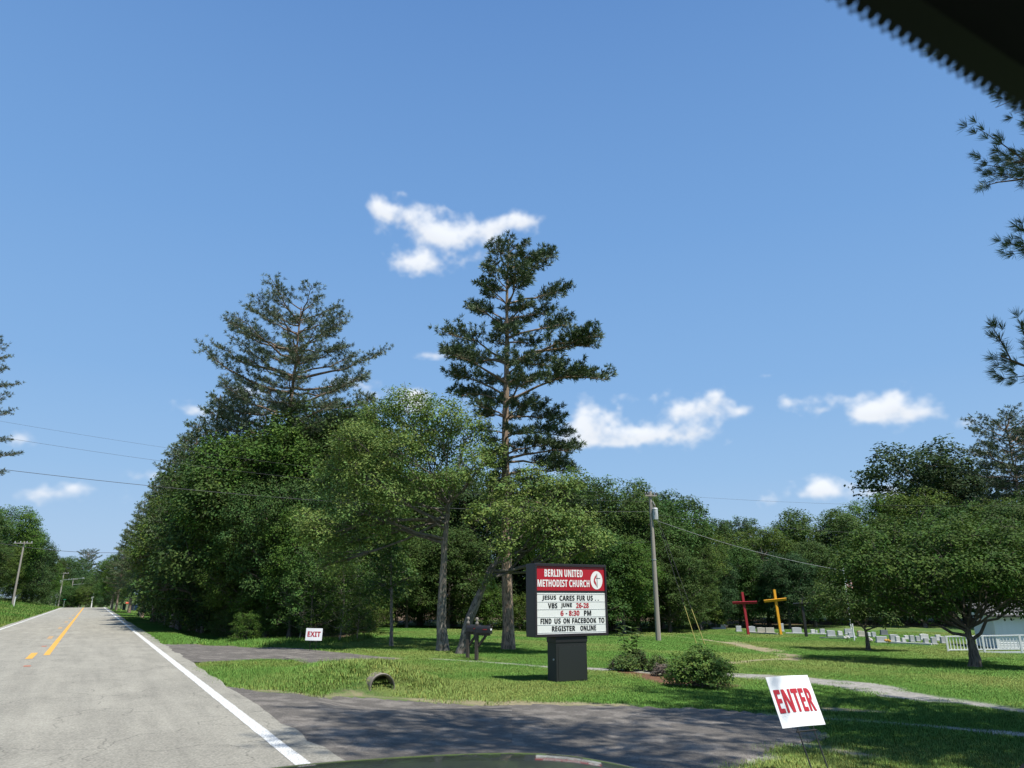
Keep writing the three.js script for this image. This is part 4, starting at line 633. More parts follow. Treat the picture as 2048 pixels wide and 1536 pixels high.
farPole(205, 1208, 207, 1184, 240, 'thin pole past the crest near the far mailboxes', { r: 0.13, group: 'thin poles by the far mailboxes' }); farPole(222, 1206, 224, 1192, 200, 'thin pole past the crest near the far mailboxes', { r: 0.1, group: 'thin poles by the far mailboxes' });
{ // road signs by the crest
  const p = sight(114, 1191, 205), y = groundY(p.x, p.z), t = thing('road_sign', 'grey back of a diamond road sign in the grass across the road', 'sign', V(p.x, y, p.z)), h = p.y - y; part('post', boxAt(0.07, h + 0.4, 0.05, 0, h / 2 - 0.2, -0.03), galv, t); part('plate', boxAt(0.9, 0.9, 0.01).rotateZ(Math.PI / 4).translate(0, h, 0), std([0.42, 0.44, 0.45], 0.5), t);
  const q = sight(129, 1201, 230), y2 = groundY(q.x, q.z), u = thing('street_name_sign', 'small green street name sign beyond the diamond sign', 'sign', V(q.x, y2, q.z)); part('post', boxAt(0.06, q.y - y2 + 0.3, 0.06, 0, (q.y - y2) / 2 - 0.15, 0), galv, u); part('plate', boxAt(0.7, 0.2, 0.01, 0, q.y - y2 + 0.25, 0), std([0.02, 0.2, 0.1], 0.5), u);
  const w = sight(187, 1186, 240), y3 = groundY(w.x, w.z), v = thing('white_post', 'tall white post beside the road at the crest', 'post', V(w.x, y3, w.z)), hh = w.y - y3; part('shaft', tubeBetween(V(0, -0.2, 0), V(0, hh * 0.75, 0), 0.16, 0.14, 8), whitePaint, v); part('head', boxAt(0.5, 0.5, 0.3, 0, hh * 0.72, 0, 0.05), whitePaint, v); part('mast', tubeBetween(V(0, hh * 0.75, 0), V(0.1, hh, 0), 0.06, 0.05, 6), galv, v);
  const m = sight(31, 1194, 118), y4 = groundY(m.x, m.z), s = thing('marker_stake', 'short white marker stake beside the greenish pole', 'stake', V(m.x, y4, m.z)); part('stake', boxAt(0.1, m.y - y4 + 0.2, 0.06, 0, (m.y - y4) / 2 - 0.1, 0, 0.01), whitePaint, s); part('cap', boxAt(0.12, 0.08, 0.08, 0, m.y - y4, 0, 0.01), whitePaint, s);
}
// ---------------------------------------------------------------- roadside things near the far drive
{
  const bin = (px, py, c, label) => { const b = hit(px, py), t = thing('trash_bin', label, 'bin', b), m = std(c, 0.5), g = new THREE.CylinderGeometry(0.36, 0.29, 0.95, 4, 1).rotateY(Math.PI / 4).translate(0, 0.52, 0); part('body', g, m, t); part('lid', boxAt(0.58, 0.08, 0.62, 0, 1.03, 0.02, 0.03), m, t); for (const x of [-0.24, 0.24]) part('wheel', new THREE.CylinderGeometry(0.1, 0.1, 0.05, 12).rotateZ(Math.PI / 2).translate(x, 0.1, -0.26), black, t); part('handle', boxAt(0.45, 0.04, 0.04, 0, 0.98, -0.33, 0.01), m, t); t.rotation.y = 0.4; return t; };
  bin(247, 1222, [0.03, 0.045, 0.035], 'dark green wheeled bin beside the red mailbox'); bin(264, 1221.5, [0.025, 0.035, 0.06], 'dark blue wheeled bin beyond the red mailbox'); bin(271, 1222, [0.025, 0.06, 0.16], 'bright blue wheeled bin at the end of the row');
  const dom = new THREE.Shape(); dom.moveTo(-0.13, 0); dom.lineTo(0.13, 0); dom.lineTo(0.13, 0.14); dom.absarc(0, 0.14, 0.13, 0, Math.PI, false);
  const mb = (px, py, c, label) => { const b = hit(px, py), t = thing('roadside_mailbox', label, 'mailbox', b); t.rotation.y = 0.5; part('post', boxAt(0.1, 1.2, 0.1, 0, 0.5, 0), poleWood, t); part('box', new THREE.ExtrudeGeometry(dom, { depth: 0.6, bevelEnabled: false }).rotateY(Math.PI / 2).translate(-0.3, 1.1, 0), std(c, 0.45), t); part('flag', boxAt(0.14, 0.05, 0.01, 0.1, 1.3, 0.14), std([0.5, 0.1, 0.03], 0.5), t); };
  mb(253, 1221, [0.62, 0.075, 0.03], 'bright red mailbox beside the wheeled bins'); mb(231, 1216.5, [0.5, 0.5, 0.47], 'pale mailbox on a post before the wheeled bins');
  const b = hit(322, 1239), t = thing('marker_post', 'short red topped white marker post in the verge by the wood', 'post', b); part('shaft', tubeBetween(V(0, -0.15, 0), V(0.03, 0.5, 0), 0.06, 0.06, 10), whitePaint, t); part('cap', boxAt(0.2, 0.42, 0.06, 0.04, 0.66, 0, 0.02), std([0.30, 0.035, 0.02], 0.6), t);
}
// ---------------------------------------------------------------- crosses
function cross(label, c, top, foot, l, r, w = 0.17) {
  const b = hit(...foot), D = Math.hypot(b.x, b.z), P = (p, dz = 0) => sight(p[0], p[1], D + dz).sub(b), mat = grain(c, 0.25, 12, 12, 0.55), t = thing('wooden_cross', label, 'cross', b);
  const bar = (a, e, x, y) => { const d = e.clone().sub(a), g = new THREE.BoxGeometry(x, d.length(), y); g.applyQuaternion(new THREE.Quaternion().setFromUnitVectors(V(0, 1, 0), d.clone().normalize())); g.translate((a.x + e.x) / 2, (a.y + e.y) / 2, (a.z + e.z) / 2); return g; };
  const up = P(top); part('upright', bar(up.clone().multiplyScalar(-0.05), up, w, w), mat, t); part('crossbar', bar(P(l, -0.12), P(r, -0.12), w, w * 0.6), mat, t);
}
cross('red wooden cross before the headstones', [0.30, 0.012, 0.022], [1484, 1184], [1497, 1270], [1465, 1206], [1514, 1204.5]);
cross('yellow wooden cross before the headstones', [0.72, 0.34, 0.012], [1548, 1179], [1562, 1270], [1528, 1202.5], [1573, 1198]);
cross('black wooden cross in the shade by the headstones', [0.010, 0.010, 0.011], [1602, 1196], [1613, 1274], [1586, 1209], [1630, 1207]);
// ---------------------------------------------------------------- headstones
{
  const granite = (c) => { const m = pixelTexture(128, 128, (x, y, o) => { const n = fbm(x / 16, y / 16, 4), n3 = noiseTab[(x * 67 + y * 409) & 65535], k = 0.72 + 0.36 * n + 0.22 * (n3 - 0.5); srgb3(o, c[0] * k, c[1] * k, c[2] * k); }, { srgb: true }); return new THREE.MeshStandardMaterial({ map: m, roughness: 0.7 }); };
  const mats = { g: granite([0.42, 0.44, 0.44]), w: granite([0.62, 0.62, 0.6]), d: granite([0.16, 0.18, 0.185]), t: granite([0.44, 0.42, 0.35]) };
  const top = (w, h, kind) => { const s = new THREE.Shape(); s.moveTo(-w / 2, 0); s.lineTo(w / 2, 0); s.lineTo(w / 2, h * (kind ? 0.9 : 1)); if (kind === 1) s.quadraticCurveTo(0, h * 1.1, -w / 2, h * 0.9); else if (kind === 2) { s.quadraticCurveTo(w * 0.35, h, w * 0.2, h); s.lineTo(-w * 0.2, h); s.quadraticCurveTo(-w * 0.35, h, -w / 2, h * 0.9); } else s.lineTo(-w / 2, h); return new THREE.ExtrudeGeometry(s, { depth: 0.16, bevelEnabled: true, bevelSize: 0.012, bevelThickness: 0.012, bevelSegments: 1, curveSegments: 6 }).translate(0, 0, -0.08); };
  const common = 'grey granite headstone in the churchyard rows';
  for (const [x0, x1, y0, y1, m, k, label, yaw = 0.12] of [
    [1472, 1483, 1252, 1264, 'g', 0, 'narrow grey headstone beside the red cross, toward the sign'], [1497, 1511, 1252.5, 1266, 'g', 1, 'grey headstone directly behind the red cross'], [1514, 1531, 1255, 1267, 't', 1, 'long mossy headstone between the two painted crosses'], [1531, 1549, 1255.5, 1267.5, 't', 0, 'pale mossy headstone close by the yellow cross'],
    [1558, 1568, 1247, 1264, 'g', 0, 'tall narrow headstone behind the yellow cross'], [1584, 1604, 1255, 1268, 'g', 2, 'broad grey headstone behind the black cross'], [1654, 1671, 1261, 1274, 'g', 2, 'grey headstone on a dark base past the black cross'],
    [1689, 1707, 1258, 1270, 'g', 0, common], [1697, 1710, 1264.5, 1275.5, 'g', 1, common], [1716, 1730, 1262, 1274, 't', 1, 'pinkish headstone with red flowers behind the small tree'], [1736, 1741, 1265, 1274, 'w', 0, common],
    [1752, 1775, 1273, 1286, 'g', 0, 'broad low headstone just past the small tree'], [1761, 1776, 1260, 1271, 'd', 0, 'dark polished headstone in the back row'], [1780, 1798, 1269, 1284, 'g', 1, common], [1792, 1800, 1273, 1286.5, 'w', 0, common], [1809, 1818, 1271, 1280, 'w', 1, common], [1820, 1829, 1271, 1285, 'g', 0, common],
    [1622, 1630, 1259, 1268, 'w', 1, common], [1640, 1650, 1258, 1269, 'g', 0, common], [1676, 1685, 1262, 1272, 'w', 1, common], [1804, 1811, 1276, 1286, 'w', 0, common], [1832, 1840, 1272, 1284, 'g', 1, common], [1744, 1752, 1264, 1275, 'g', 1, common], [1872, 1882, 1270, 1283, 'w', 0, common],
    [1840, 1858, 1268, 1281, 'w', 1, common], [1848, 1857, 1276, 1288, 'g', 2, common], [1863, 1874, 1274, 1290, 'g', 1, 'rounded headstone nearest the white railing but one'], [1882, 1892, 1273, 1288, 'g', 1, 'rounded headstone right beside the white railing']]) {
    const b = hit((x0 + x1) / 2, y1), D = Math.hypot(b.x, b.z), w = sight(x1, y1, D).distanceTo(sight(x0, y1, D)), h = sight((x0 + x1) / 2, y0, D).y - b.y;
    const t = thing('headstone', label, 'headstone', b, label === common ? 'churchyard headstones' : undefined); t.rotation.y = yaw + Math.atan2(-b.x, -b.z) * 0.3;
    part('tablet', top(w * 0.96, h - 0.1, k).translate(0, 0.1, 0), mats[m], t); part('base', boxAt(w * 1.12, 0.2, 0.34, 0, 0.0, 0, 0.012), mats[m === 'w' ? 'g' : m], t);
  }
  const kerb = (label, a, b, hgt, wd, m = mats.w) => { const p = hit(...a), q = hit(...b), d = q.clone().sub(p), t = solo('grave_kerb', new RoundedBoxGeometry(d.length(), hgt, wd, 1, 0.015), m, label, 'kerb', p.clone().add(q).multiplyScalar(0.5).add(V(0, hgt * 0.3, 0))); t.rotation.y = Math.atan2(-d.z, d.x); };
  kerb('white stone kerb running behind the black cross', [1572, 1268], [1655, 1270], 0.14, 0.16); kerb('white stone kerb along the front graves by the railing', [1781, 1288], [1864, 1291], 0.16, 0.16); kerb('white stone kerb between the painted crosses', [1500, 1267], [1556, 1270], 0.16, 0.18, mats.t); kerb('grey grave kerb past the black cross', [1675, 1275], [1712, 1277], 0.14, 0.16, mats.g); kerb('dark grave kerb next to the broad headstone', [1640, 1277], [1690, 1279], 0.12, 0.2, mats.d);
  { const b = hit(1437, 1258), t = thing('grave_slab', 'low white grave slab with a small head block by the wood', 'grave', b); part('slab', boxAt(1.2, 0.16, 0.6, 0, 0.05, 0, 0.02), mats.w, t); part('head_block', boxAt(0.5, 0.3, 0.18, 0.45, 0.22, 0, 0.02), mats.w, t); }
  { const b = hit(1633, 1268.5), t = thing('grave_vase', 'small white vase standing on the grave kerb', 'vase', b); part('vessel', new THREE.LatheGeometry([[0, 0], [0.09, 0], [0.06, 0.05], [0.08, 0.18], [0.1, 0.28], [0.085, 0.28], [0, 0.26]].map(p => new THREE.Vector2(...p)), 12), whitePaint, t); part('foot', new THREE.CylinderGeometry(0.1, 0.11, 0.04, 12).translate(0, 0.01, 0), whitePaint, t); }
  { const b = hit(1709, 1282), D = Math.hypot(b.x, b.z), o = sight(1704.5, 1249, D).sub(b), t = thing('white_stake', 'thin leaning white post in front of the headstones', 'post', b); part('shaft', tubeBetween(V(0, -0.1, 0), o, 0.045, 0.045, 8), whitePaint, t); part('cap', new THREE.SphereGeometry(0.05, 8, 6).translate(o.x, o.y, o.z), whitePaint, t); }
  const fr = rng(91); for (const [px, py, c] of [[1721, 1268, [0.5, 0.03, 0.04]], [1741, 1283, [0.55, 0.5, 0.45]], [1776, 1285, [0.5, 0.28, 0.05]], [1695, 1278, [0.6, 0.58, 0.55]], [1452, 1254, [0.5, 0.35, 0.3]]]) {
    const b = hit(px, py + 4), t = thing('grave_flowers', 'bunch of flowers on a grave, ' + (c[0] > 0.54 ? 'white' : c[1] > 0.3 ? 'pale pink' : c[1] > 0.2 ? 'orange' : 'red'), 'flowers', b, 'flowers on the graves'); const s = [], p = []; for (let k = 0; k < 9; k++) { const a = fr() * 6.28, q = 0.04 + fr() * 0.12, h = 0.18 + fr() * 0.14; s.push(tubeBetween(V(0, 0, 0), V(Math.cos(a) * q, h, Math.sin(a) * q), 0.006, 0.005, 4)); p.push(new THREE.IcosahedronGeometry(0.05 + fr() * 0.03, 0).translate(Math.cos(a) * q, h, Math.sin(a) * q)); } part('stems', mergeGeometries(s), std([0.04, 0.09, 0.02], 0.8), t); part('blooms', mergeGeometries(p), std(c, 0.7), t);
  }
}
// ---------------------------------------------------------------- flag
{
  const p = sight(1686, 1134, 64), y = groundY(p.x, p.z), h = p.y - y, t = thing('flagpole', 'thin white flagpole behind the small tree', 'flagpole', V(p.x, y, p.z)); part('pole', tubeBetween(V(0, -0.2, 0), V(0, h, 0), 0.05, 0.035, 10), whitePaint, t); part('finial', new THREE.SphereGeometry(0.07, 10, 8).translate(0, h + 0.05, 0), galv, t);
  const g = new THREE.PlaneGeometry(0.78, 0.8, 12, 13), q = g.attributes.position; for (let i = 0; i < q.count; i++) { const u = q.getX(i) + 0.39, v = q.getY(i); q.setXYZ(i, u * 0.72, v - u * 0.42, 0.09 * Math.sin(u * 14)); } g.computeVertexNormals();
  const map = pixelTexture(128, 130, (x, yy, o) => { const s = Math.floor(yy / 10) % 2, can = x < 50 && yy >= 60; const c = can ? (((x % 9) - 4) ** 2 + ((yy % 9) - 4) ** 2 < 4 ? [0.7, 0.7, 0.7] : [0.02, 0.03, 0.12]) : s ? [0.72, 0.72, 0.7] : [0.42, 0.02, 0.03]; srgb3(o, ...c); }, { srgb: true, repeat: false });
  solo('hanging_flag', g, new THREE.MeshStandardMaterial({ map, roughness: 0.9, side: THREE.DoubleSide }), 'red and white striped flag hanging from the flagpole', 'flag', V(p.x + 0.03, y + h - 0.62 - 0.4, p.z));
}
// ---------------------------------------------------------------- white shed and ramp railing
{
  const a = hit(1897, 1304), D = Math.hypot(a.x, a.z), b = V(sight(2110, 1290, D + 1).x, a.y, sight(2110, 1290, D + 1).z), L = Math.hypot(b.x - a.x, b.z - a.z), t = thing('ramp_railing', 'white wooden ramp railing with upright balusters behind the spreading tree', 'railing', a); t.rotation.y = Math.atan2(-(b.z - a.z), b.x - a.x);
  const H = sight(1897, 1272, D).y - a.y, m = grain([0.78, 0.79, 0.78], 0.06, 20, 20, 0.55), slope = 0.035, rail = (y, th) => { const g = boxAt(L, th, 0.09, L / 2, 0, 0, 0.006); const p = g.attributes.position; for (let i = 0; i < p.count; i++) p.setY(i, p.getY(i) + y + p.getX(i) * slope); return g; };
  part('top_rail', rail(H - 0.03, 0.06), m, t); part('bottom_rail', rail(0.1, 0.06), m, t); part('ramp_edge', rail(-0.08, 0.16), m, t);
  for (let k = 0; k * 1.62 < L; k++) part('post', boxAt(0.095, H + 0.1, 0.12, k * 1.62, H / 2 - 0.05 + k * 1.62 * slope, 0, 0.006), m, t);
  const bal = boxAt(0.04, H - 0.16, 0.04); for (let x = 0.15; x < L; x += 0.148) { if (Math.abs((x + 0.05) % 1.62) < 0.1) continue; part('baluster', bal, m, t).position.set(x, H / 2 + 0.035 + x * slope, 0); }
  // shed: overlapping boards on a frame, low roof
  const c = sight(1999, 1302, D + 3.2), cy = groundY(c.x, c.z), hw = sight(1999, 1237, D + 3.2).y - cy + 0.25, s = thing('clapboard_shed', 'small white clapboard building behind the ramp railing', 'building', V(c.x, cy, c.z)); s.rotation.y = -0.25;
  part('wall', boxAt(4.9, hw, 3.3, 2.5, hw / 2 - 0.1, -1.75), m, s);
  const n = 16, bh = hw / n, clap = (w) => { const sh = new THREE.Shape(); sh.moveTo(0, 0); sh.lineTo(0.028, 0); sh.lineTo(0.008, bh * 1.08); sh.lineTo(0, bh * 1.08); return new THREE.ExtrudeGeometry(sh, { depth: w, bevelEnabled: false }).rotateY(-Math.PI / 2); }, front = clap(4.9), side = clap(3.3);
  for (let k = 0; k < n; k++) { part('board', front, m, s).position.set(4.95, k * bh, -0.098); const q = part('board', side, m, s); q.position.set(0.048, k * bh, -0.1); q.rotation.y = -Math.PI / 2; q.scale.set(1, 1, 1); }
  for (const q of s.children) if (q.name === 'board' && q.geometry === side) { q.rotation.y = Math.PI / 2; q.position.z = -3.4; q.position.x = 0.052; q.scale.z = -1; }
  part('corner_board', boxAt(0.1, hw + 0.02, 0.1, 0.035, hw / 2 - 0.05, -0.1), m, s);
  part('roof', boxAt(5.6, 0.1, 4.1, 2.5, 0, 0, 0.02).rotateX(0.16).translate(0, hw + 0.2, -1.75), grain([0.09, 0.085, 0.08], 0.3), s);
}
// ---------------------------------------------------------------- bed beside the sign
{
  const bush = (seed, px, py, w, h, o, label, name = 'garden_shrub') => { const b = hit(px, py), k = Math.hypot(b.x, b.z) / FOCAL, R = w * k / 2, hh = h * k, r = rng(seed), lobes = []; for (let i = 0; i < 26; i++) { const a = i * 2.4, f = Math.sqrt((i + 0.5) / 26), y = hh * (0.10 + 0.70 * Math.sqrt(Math.max(0, 1 - f * f)) * (0.45 + 0.55 * r())); lobes.push([Math.cos(a) * R * f * 0.8, y, Math.sin(a) * R * f * 0.7, R * 0.38]); } const p = broadleaf({ seed, h: hh, lobes, top: V(0, hh * 0.5, 0), trunkH: 0.1, fork: 0.1, trunkR: 0.05, bark: BARK, flat: 0.85, ...o }); const t = thing(name, label, 'shrub', b); part('stems', p.wood, bark, t); part('foliage', p.leaf, leafy, t); return t; };
  bush(61, 1402, 1376, 112, 76, { dens: 900, spray: 0.1, per: 9, leaf: 0.062, col: [0.14, 0.23, 0.05] }, 'large round green shrub in the bed beside the church sign');
  bush(62, 1318, 1344, 44, 32, { dens: 1600, spray: 0.07, per: 8, leaf: 0.05, col: [0.12, 0.18, 0.05] }, 'small green shrub between the tall weed and the large shrub');
  bush(63, 1248, 1342, 50, 34, { dens: 1300, spray: 0.07, per: 8, leaf: 0.05, col: [0.14, 0.22, 0.06] }, 'low shrub at the foot of the tall leafy weed');
  bush(64, 1275, 1341, 40, 40, { dens: 900, spray: 0.08, per: 8, leaf: 0.06, col: [0.085, 0.13, 0.04] }, 'ragged shrub between the low shrub and the small one');
  bush(65, 1325, 1352, 40, 22, { dens: 500, spray: 0.06, per: 7, leaf: 0.05, col: [0.2, 0.17, 0.14] }, 'grey brown dried shrub beside the large green one', 'dry_shrub');
  const b = hit(1258, 1340), D = Math.hypot(b.x, b.z), r = rng(66), w = new Geo(), lf = new Geo(), t = thing('tall_weed', 'tall leafy weed growing beside the church sign post', 'plant', b);
  for (const [ex, ey] of [[1244, 1252], [1262, 1256], [1275, 1268], [1252, 1290], [1268, 1300]]) {
    const e = sight(ex, ey, D + (r() - 0.5) * 0.4).sub(b), pts = curve(V((r() - 0.5) * 0.2, -0.05, (r() - 0.5) * 0.2), e, V((r() - 0.5) * 0.12, 0, 0), 10, r, 0.02); addTube(w, pts, taper(0.014, 0.006, 10), 5, [0.16, 0.2, 0.08]);
    for (let k = 2; k <= 10; k++) for (let q = 0; q < 6; q++) { const p = pts[k], a = r() * 6.28, L = (0.17 + 0.16 * r()), d = V(Math.cos(a), 0.25 - 0.7 * r(), Math.sin(a)).normalize(), sd = V(-Math.sin(a), 0, Math.cos(a)), n = new THREE.Vector3().crossVectors(sd, d).normalize(), t2 = 0.8 + 0.4 * r(), c = [0.17 * t2, 0.25 * t2, 0.07 * t2], m = p.clone().addScaledVector(d, L * 0.5).addScaledVector(n, 0.012), wd = L * 0.24; if (n.y < 0) n.negate();
      const A = lf.v(p.x, p.y, p.z, n.x, n.y, n.z, ...c), B = lf.v(m.x + sd.x * wd, m.y, m.z + sd.z * wd, n.x, n.y, n.z, ...c), T = lf.v(p.x + d.x * L, p.y + d.y * L, p.z + d.z * L, n.x, n.y, n.z, ...c), C = lf.v(m.x - sd.x * wd, m.y, m.z - sd.z * wd, n.x, n.y, n.z, ...c); lf.i.push(A, B, T, A, T, C); }
  }
  part('stems', w.build(), bark, t); const lg = lf.build(); lg.computeVertexNormals(); part('leaves', lg, leafy, t);
}
// ---------------------------------------------------------------- the car the view is taken from, headed along the road
{
  const t = thing('car', 'car on the road, its grey green hood below and black windshield edge above', 'car', V(0, 0, 0)); t.rotation.y = Math.atan2(-RD[0], -RD[1]);   // local -z is forward, +x to the right
  const paint = new THREE.MeshPhysicalMaterial({ color: new THREE.Color().setRGB(0.075, 0.085, 0.07), metalness: 0.5, roughness: 0.35, clearcoat: 1, clearcoatRoughness: 0.05 }), lining = std([0.011, 0.012, 0.012], 0.95), C = 0.42;
  { // hood: softly domed panel with rounded front and side edges
    const g = new Geo(), n = 40, m = 40; for (let j = 0; j <= m; j++) for (let i = 0; i <= n; i++) { const u = i / n * 2 - 1, v = j / m, x = C + u * 0.93 * (1 - 0.08 * v * v), z = -(0.72 + 1.42 * v - 0.16 * u * u * v), y = 1.400 - 0.028 * u * u - 0.02 * v * v - 0.10 * Math.pow(Math.abs(u), 14) - 0.10 * Math.pow(v, 9); g.v(x, y, z, 0, 1, 0, 1, 1, 1, i / n, v); }
    for (let j = 0; j < m; j++) for (let i = 0; i < n; i++) { const k = j * (n + 1) + i; g.i.push(k, k + 1, k + n + 1, k + 1, k + n + 2, k + n + 1); } const q = g.build(); q.deleteAttribute('color'); q.computeVertexNormals(); part('hood', q, paint, t);
  }
  const sh = new THREE.Shape(); [[-2.7, 0.45], [2.15, 0.45], [2.22, 0.8], [2.12, 1.2], [0.7, 1.24], [-2.6, 1.24], [-2.75, 0.9]].forEach(([z, y], i) => i ? sh.lineTo(z, y) : sh.moveTo(z, y));
  part('body', new THREE.ExtrudeGeometry(sh, { depth: 1.74, bevelEnabled: true, bevelSize: 0.05, bevelThickness: 0.06, bevelSegments: 3 }).rotateY(Math.PI / 2).translate(C - 0.87, 0, 0), paint, t);
  const eye = EYE, hz = -0.1225, hy = eye + 0.245, roof = part('roof', boxAt(1.76, 0.06, 2.3, C, hy + 0.045, 1.15 + 0.02 + hz, 0.03), paint, t); part('headliner', boxAt(1.7, 0.02, 2.25, C, hy, 1.125 + hz), lining, roof);
  for (const s of [-1, 1]) { part('windshield_pillar', tubeBetween(V(C + s * 0.84, hy, hz), V(C + s * 0.93, eye - 0.36, -0.74), 0.045, 0.05, 8), lining, t); part('rear_pillar', tubeBetween(V(C + s * 0.84, hy, 2.05), V(C + s * 0.88, 1.22, 2.4), 0.06, 0.07, 8), paint, t); part('door_pillar', tubeBetween(V(C + s * 0.85, hy, 0.95), V(C + s * 0.89, 1.22, 1.0), 0.05, 0.05, 8), lining, t); }
  // ceramic edge of the windshield: solid band, then dots that shrink away from it
  const sl = V(0, -0.66, -0.75), band = new Geo(), x0 = C - 0.8, x1 = C + 0.8, e = V(0, hy - 0.011, hz - 0.001), P = (x, d) => V(x, e.y + sl.y * d, e.z + sl.z * d), bm = std([0.006, 0.006, 0.007], 0.6);
  const dots = [], dot = (x, d, r) => { const c = new THREE.CylinderGeometry(r, r, 0.0006, 8); c.rotateX(Math.atan2(0.75, 0.66) - Math.PI / 2 + 0.0); const p = P(x, d); c.rotateX(0); c.translate(p.x, p.y, p.z); dots.push(c); };
  const bandG = boxAt(1.6, 0.014, 0.0008).rotateX(Math.atan2(sl.z, -sl.y) * -1).translate(C, P(0, 0.003).y, P(0, 0.003).z), fr = part('windshield_edge', bandG, bm, t);
  for (let k = 0; k < 190; k++) { const x = C - 0.62 + k * 0.0068; dot(x, 0.0108, 0.0027); dot(x + 0.0034, 0.0138, 0.0010); }
  const dg = part('edge_dots', mergeGeometries(dots), bm, fr); dg.userData.kind = 'stuff';
  part('dashboard', boxAt(1.6, 0.12, 0.55, C, 1.25, -0.48, 0.04), lining, t);
  for (const s of [-1, 1]) for (const z of [-1.45, 1.6]) { const w = part('wheel', new THREE.TorusGeometry(0.29, 0.1, 12, 28).rotateY(Math.PI / 2).scale(1.15, 1, 1).translate(C + s * 0.82, 0.395, z), std([0.015, 0.015, 0.015], 0.9), t); part('rim', new THREE.CylinderGeometry(0.22, 0.22, 0.16, 20).rotateZ(Math.PI / 2).translate(C + s * 0.84, 0.395, z), galv, w); }
  for (const s of [-1, 1]) part('headlight', boxAt(0.34, 0.2, 0.08, C + s * 0.68, 0.98, -2.2, 0.03), std([0.7, 0.72, 0.75], 0.1), t);
  part('front_bumper', boxAt(1.8, 0.22, 0.16, C, 0.58, -2.24, 0.05), std([0.05, 0.05, 0.05], 0.6), t);
}
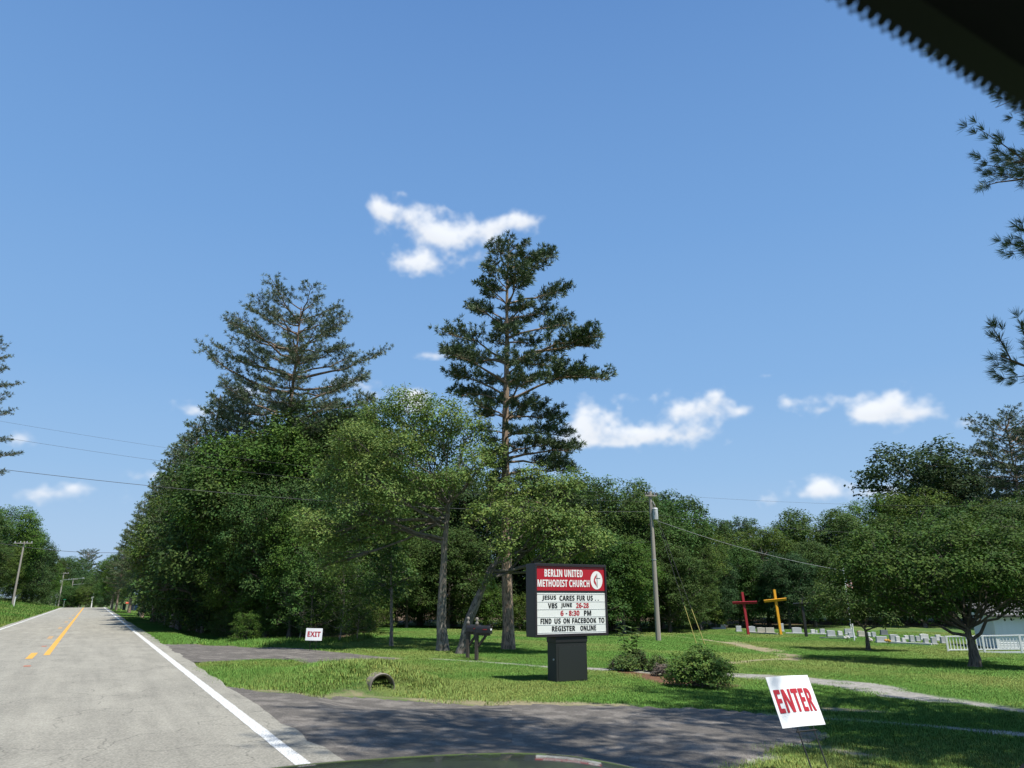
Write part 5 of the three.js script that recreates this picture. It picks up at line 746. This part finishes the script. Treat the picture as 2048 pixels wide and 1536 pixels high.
// ---------------------------------------------------------------- grass: patches of blades over the lawn and verges
{
  const r = rng(2024);
  function patch(R, n, h0, h1, w, seedHead = 0) {
    const g = new Geo(); for (let k = 0; k < n; k++) {
      const a = r() * 6.283, q = R * Math.sqrt(r()), x = Math.cos(a) * q, z = Math.sin(a) * q, h = lerp(h0, h1, r() * r()) , b = r() * 6.283, lean = (0.15 + 0.5 * r()) * h, tx = Math.cos(b) * lean, tz = Math.sin(b) * lean, wx = -Math.sin(b + 0.6) * w, wz = Math.cos(b + 0.6) * w, t = 0.7 + 0.6 * r(), yl = r() < 0.08 ? 1 : 0, c = yl ? [1.7 * t, 1.15 * t, 1.0 * t] : [t * (0.85 + 0.3 * r()), t, t * 0.9];
      let nx = -Math.cos(b) * 0.5, ny = 0.8, nz = -Math.sin(b) * 0.5; const A = g.v(x - wx, -0.02, z - wz, nx, ny, nz, ...c), B = g.v(x + wx, -0.02, z + wz, nx, ny, nz, ...c), T = g.v(x + tx, h, z + tz, nx, ny, nz, ...c); g.i.push(A, B, T);
    } return g.build();
  }
  const mat = new THREE.MeshPhysicalMaterial({ vertexColors: true, color: 0xffffff, roughness: 0.7, specularIntensity: 0.3, side: THREE.DoubleSide });
  const kinds = [patch(0.34, 210, 0.02, 0.05, 0.005), patch(0.34, 210, 0.02, 0.055, 0.005), patch(0.36, 230, 0.04, 0.105, 0.0045), patch(0.55, 210, 0.03, 0.075, 0.009), patch(0.8, 120, 0.12, 0.4, 0.02)];
  const lists = kinds.map(() => []);
  const bands = [...gravelBands, ...dirtBands, mulchBand];
  function blocked(x, z, m) { const [a, l] = alongLat(x, z); if (l > -4.75 && l < 2.86) return 1; if (insidePoly(enterPoly, x, z) || insidePoly(exitPoly, x, z)) return 1; for (const b of bands) if (polyDist(b, x, z) < m * 0.5 + 0.02 - (r() < 0.025 ? 1 : 0)) return 1; return 0; }
  const put = (kind, x, z, s) => { const n = fbm(x * 0.22, z * 0.22, 4), dry = sstep(0.42, 0.68, n + (r() - 0.5) * 0.2), k = 0.8 + 0.4 * r(); lists[kind].push([x, z, s, lerp(0.10, 0.175, dry) * k, lerp(0.215, 0.24, dry) * k, lerp(0.045, 0.07, dry) * k]); };
  for (let k = 0; k < 70000; k++) {                                // lawn and verge to the right of the road
    const az = lerp(-0.52, 0.72, r()), d = 6 + 62 * Math.pow(r(), 1.15), x = Math.sin(az) * d, z = -Math.cos(az) * d, [a, l] = alongLat(x, z); if (blocked(x, z, 0.3) || l < -4) continue; if (inWoods(x, z) > 0.6) continue;
    const cd = Math.hypot(a - CULVERT.a + 0.6, l - CULVERT.l); if (cd < 0.55) continue;
    const rough = cd < 1.3 ? 0 : l < 9 && a > 12 && a < 21 ? sstep(0.35, 0.6, fbm(x * 0.5 + 9, z * 0.5, 3) + (l < 7 ? 0.15 : -0.1)) : 0;
    put(r() < rough * 0.8 ? 2 : d > 30 ? 3 : r() < 0.5 ? 0 : 1, x, z, 0.8 + 0.5 * r());
  }
  for (let k = 0; k < 16000; k++) { const a = 18 + 170 * r(), l = -5.75 - 26 * Math.pow(r(), 1.3), [x, z] = fromRoad(a, l); put(a > 70 || r() < 0.3 ? 4 : 3, x, z, 0.8 + 0.6 * r()); }   // across the road
  for (let k = 0; k < 7000; k++) { const a = 30 + 120 * r(), l = 2.95 + 7 * r(), [x, z] = fromRoad(a, l); if (!blocked(x, z, 0.2)) put(3, x, z, 0.7 + 0.5 * r()); }
  for (let k = 0; k < 1500; k++) { const px = 330 + 420 * r(), y = edgeAt(Math.atan2(ray(px, 1280).x, -ray(px, 1280).z)), d = y + (r() - 0.6) * 2.2, p = sight(px, 1280, d); if (!blocked(p.x, p.z, 0.3)) put(4, p.x, p.z, 0.35 + 0.4 * r()); }   // tall weeds at the foot of the wood
  for (let k = 0; k < 5000; k++) { const a = 14 + 120 * r(), l = -4.85 - 1.1 * r(), [x, z] = fromRoad(a, l); put(0, x, z, 0.9 + 0.7 * r()); }
  const names = ['mown_grass', 'mown_grass', 'rough_grass', 'lawn_grass', 'tall_grass'];
  kinds.forEach((g, i) => {
    const L = lists[i], m = new THREE.InstancedMesh(g, mat, L.length), q = new THREE.Matrix4(), c = new THREE.Color(); m.name = numbered(names[i]); m.userData = { kind: 'stuff', label: ['short green mown grass of the lawn', 'short green mown grass of the lawn', 'longer rough grass of the ditch', 'short grass of the far lawn and verges', 'tall uncut grass and weeds of the verge'][i], category: 'grass' }; m.castShadow = m.receiveShadow = true;
    L.forEach(([x, z, s, cr, cg, cb], k) => { q.makeRotationY((k * 2.399) % 6.283).scale(V(s, s * (0.8 + 0.4 * ((k * 0.618) % 1)), s)).setPosition(x, groundY(x, z), z); m.setMatrixAt(k, q); m.setColorAt(k, c.setRGB(cr, cg, cb)); }); scene.add(m);
  });
  console.log('grass', lists.map(l => l.length).join(' '), performance.now() | 0);
}
renderer.render(scene, camera);
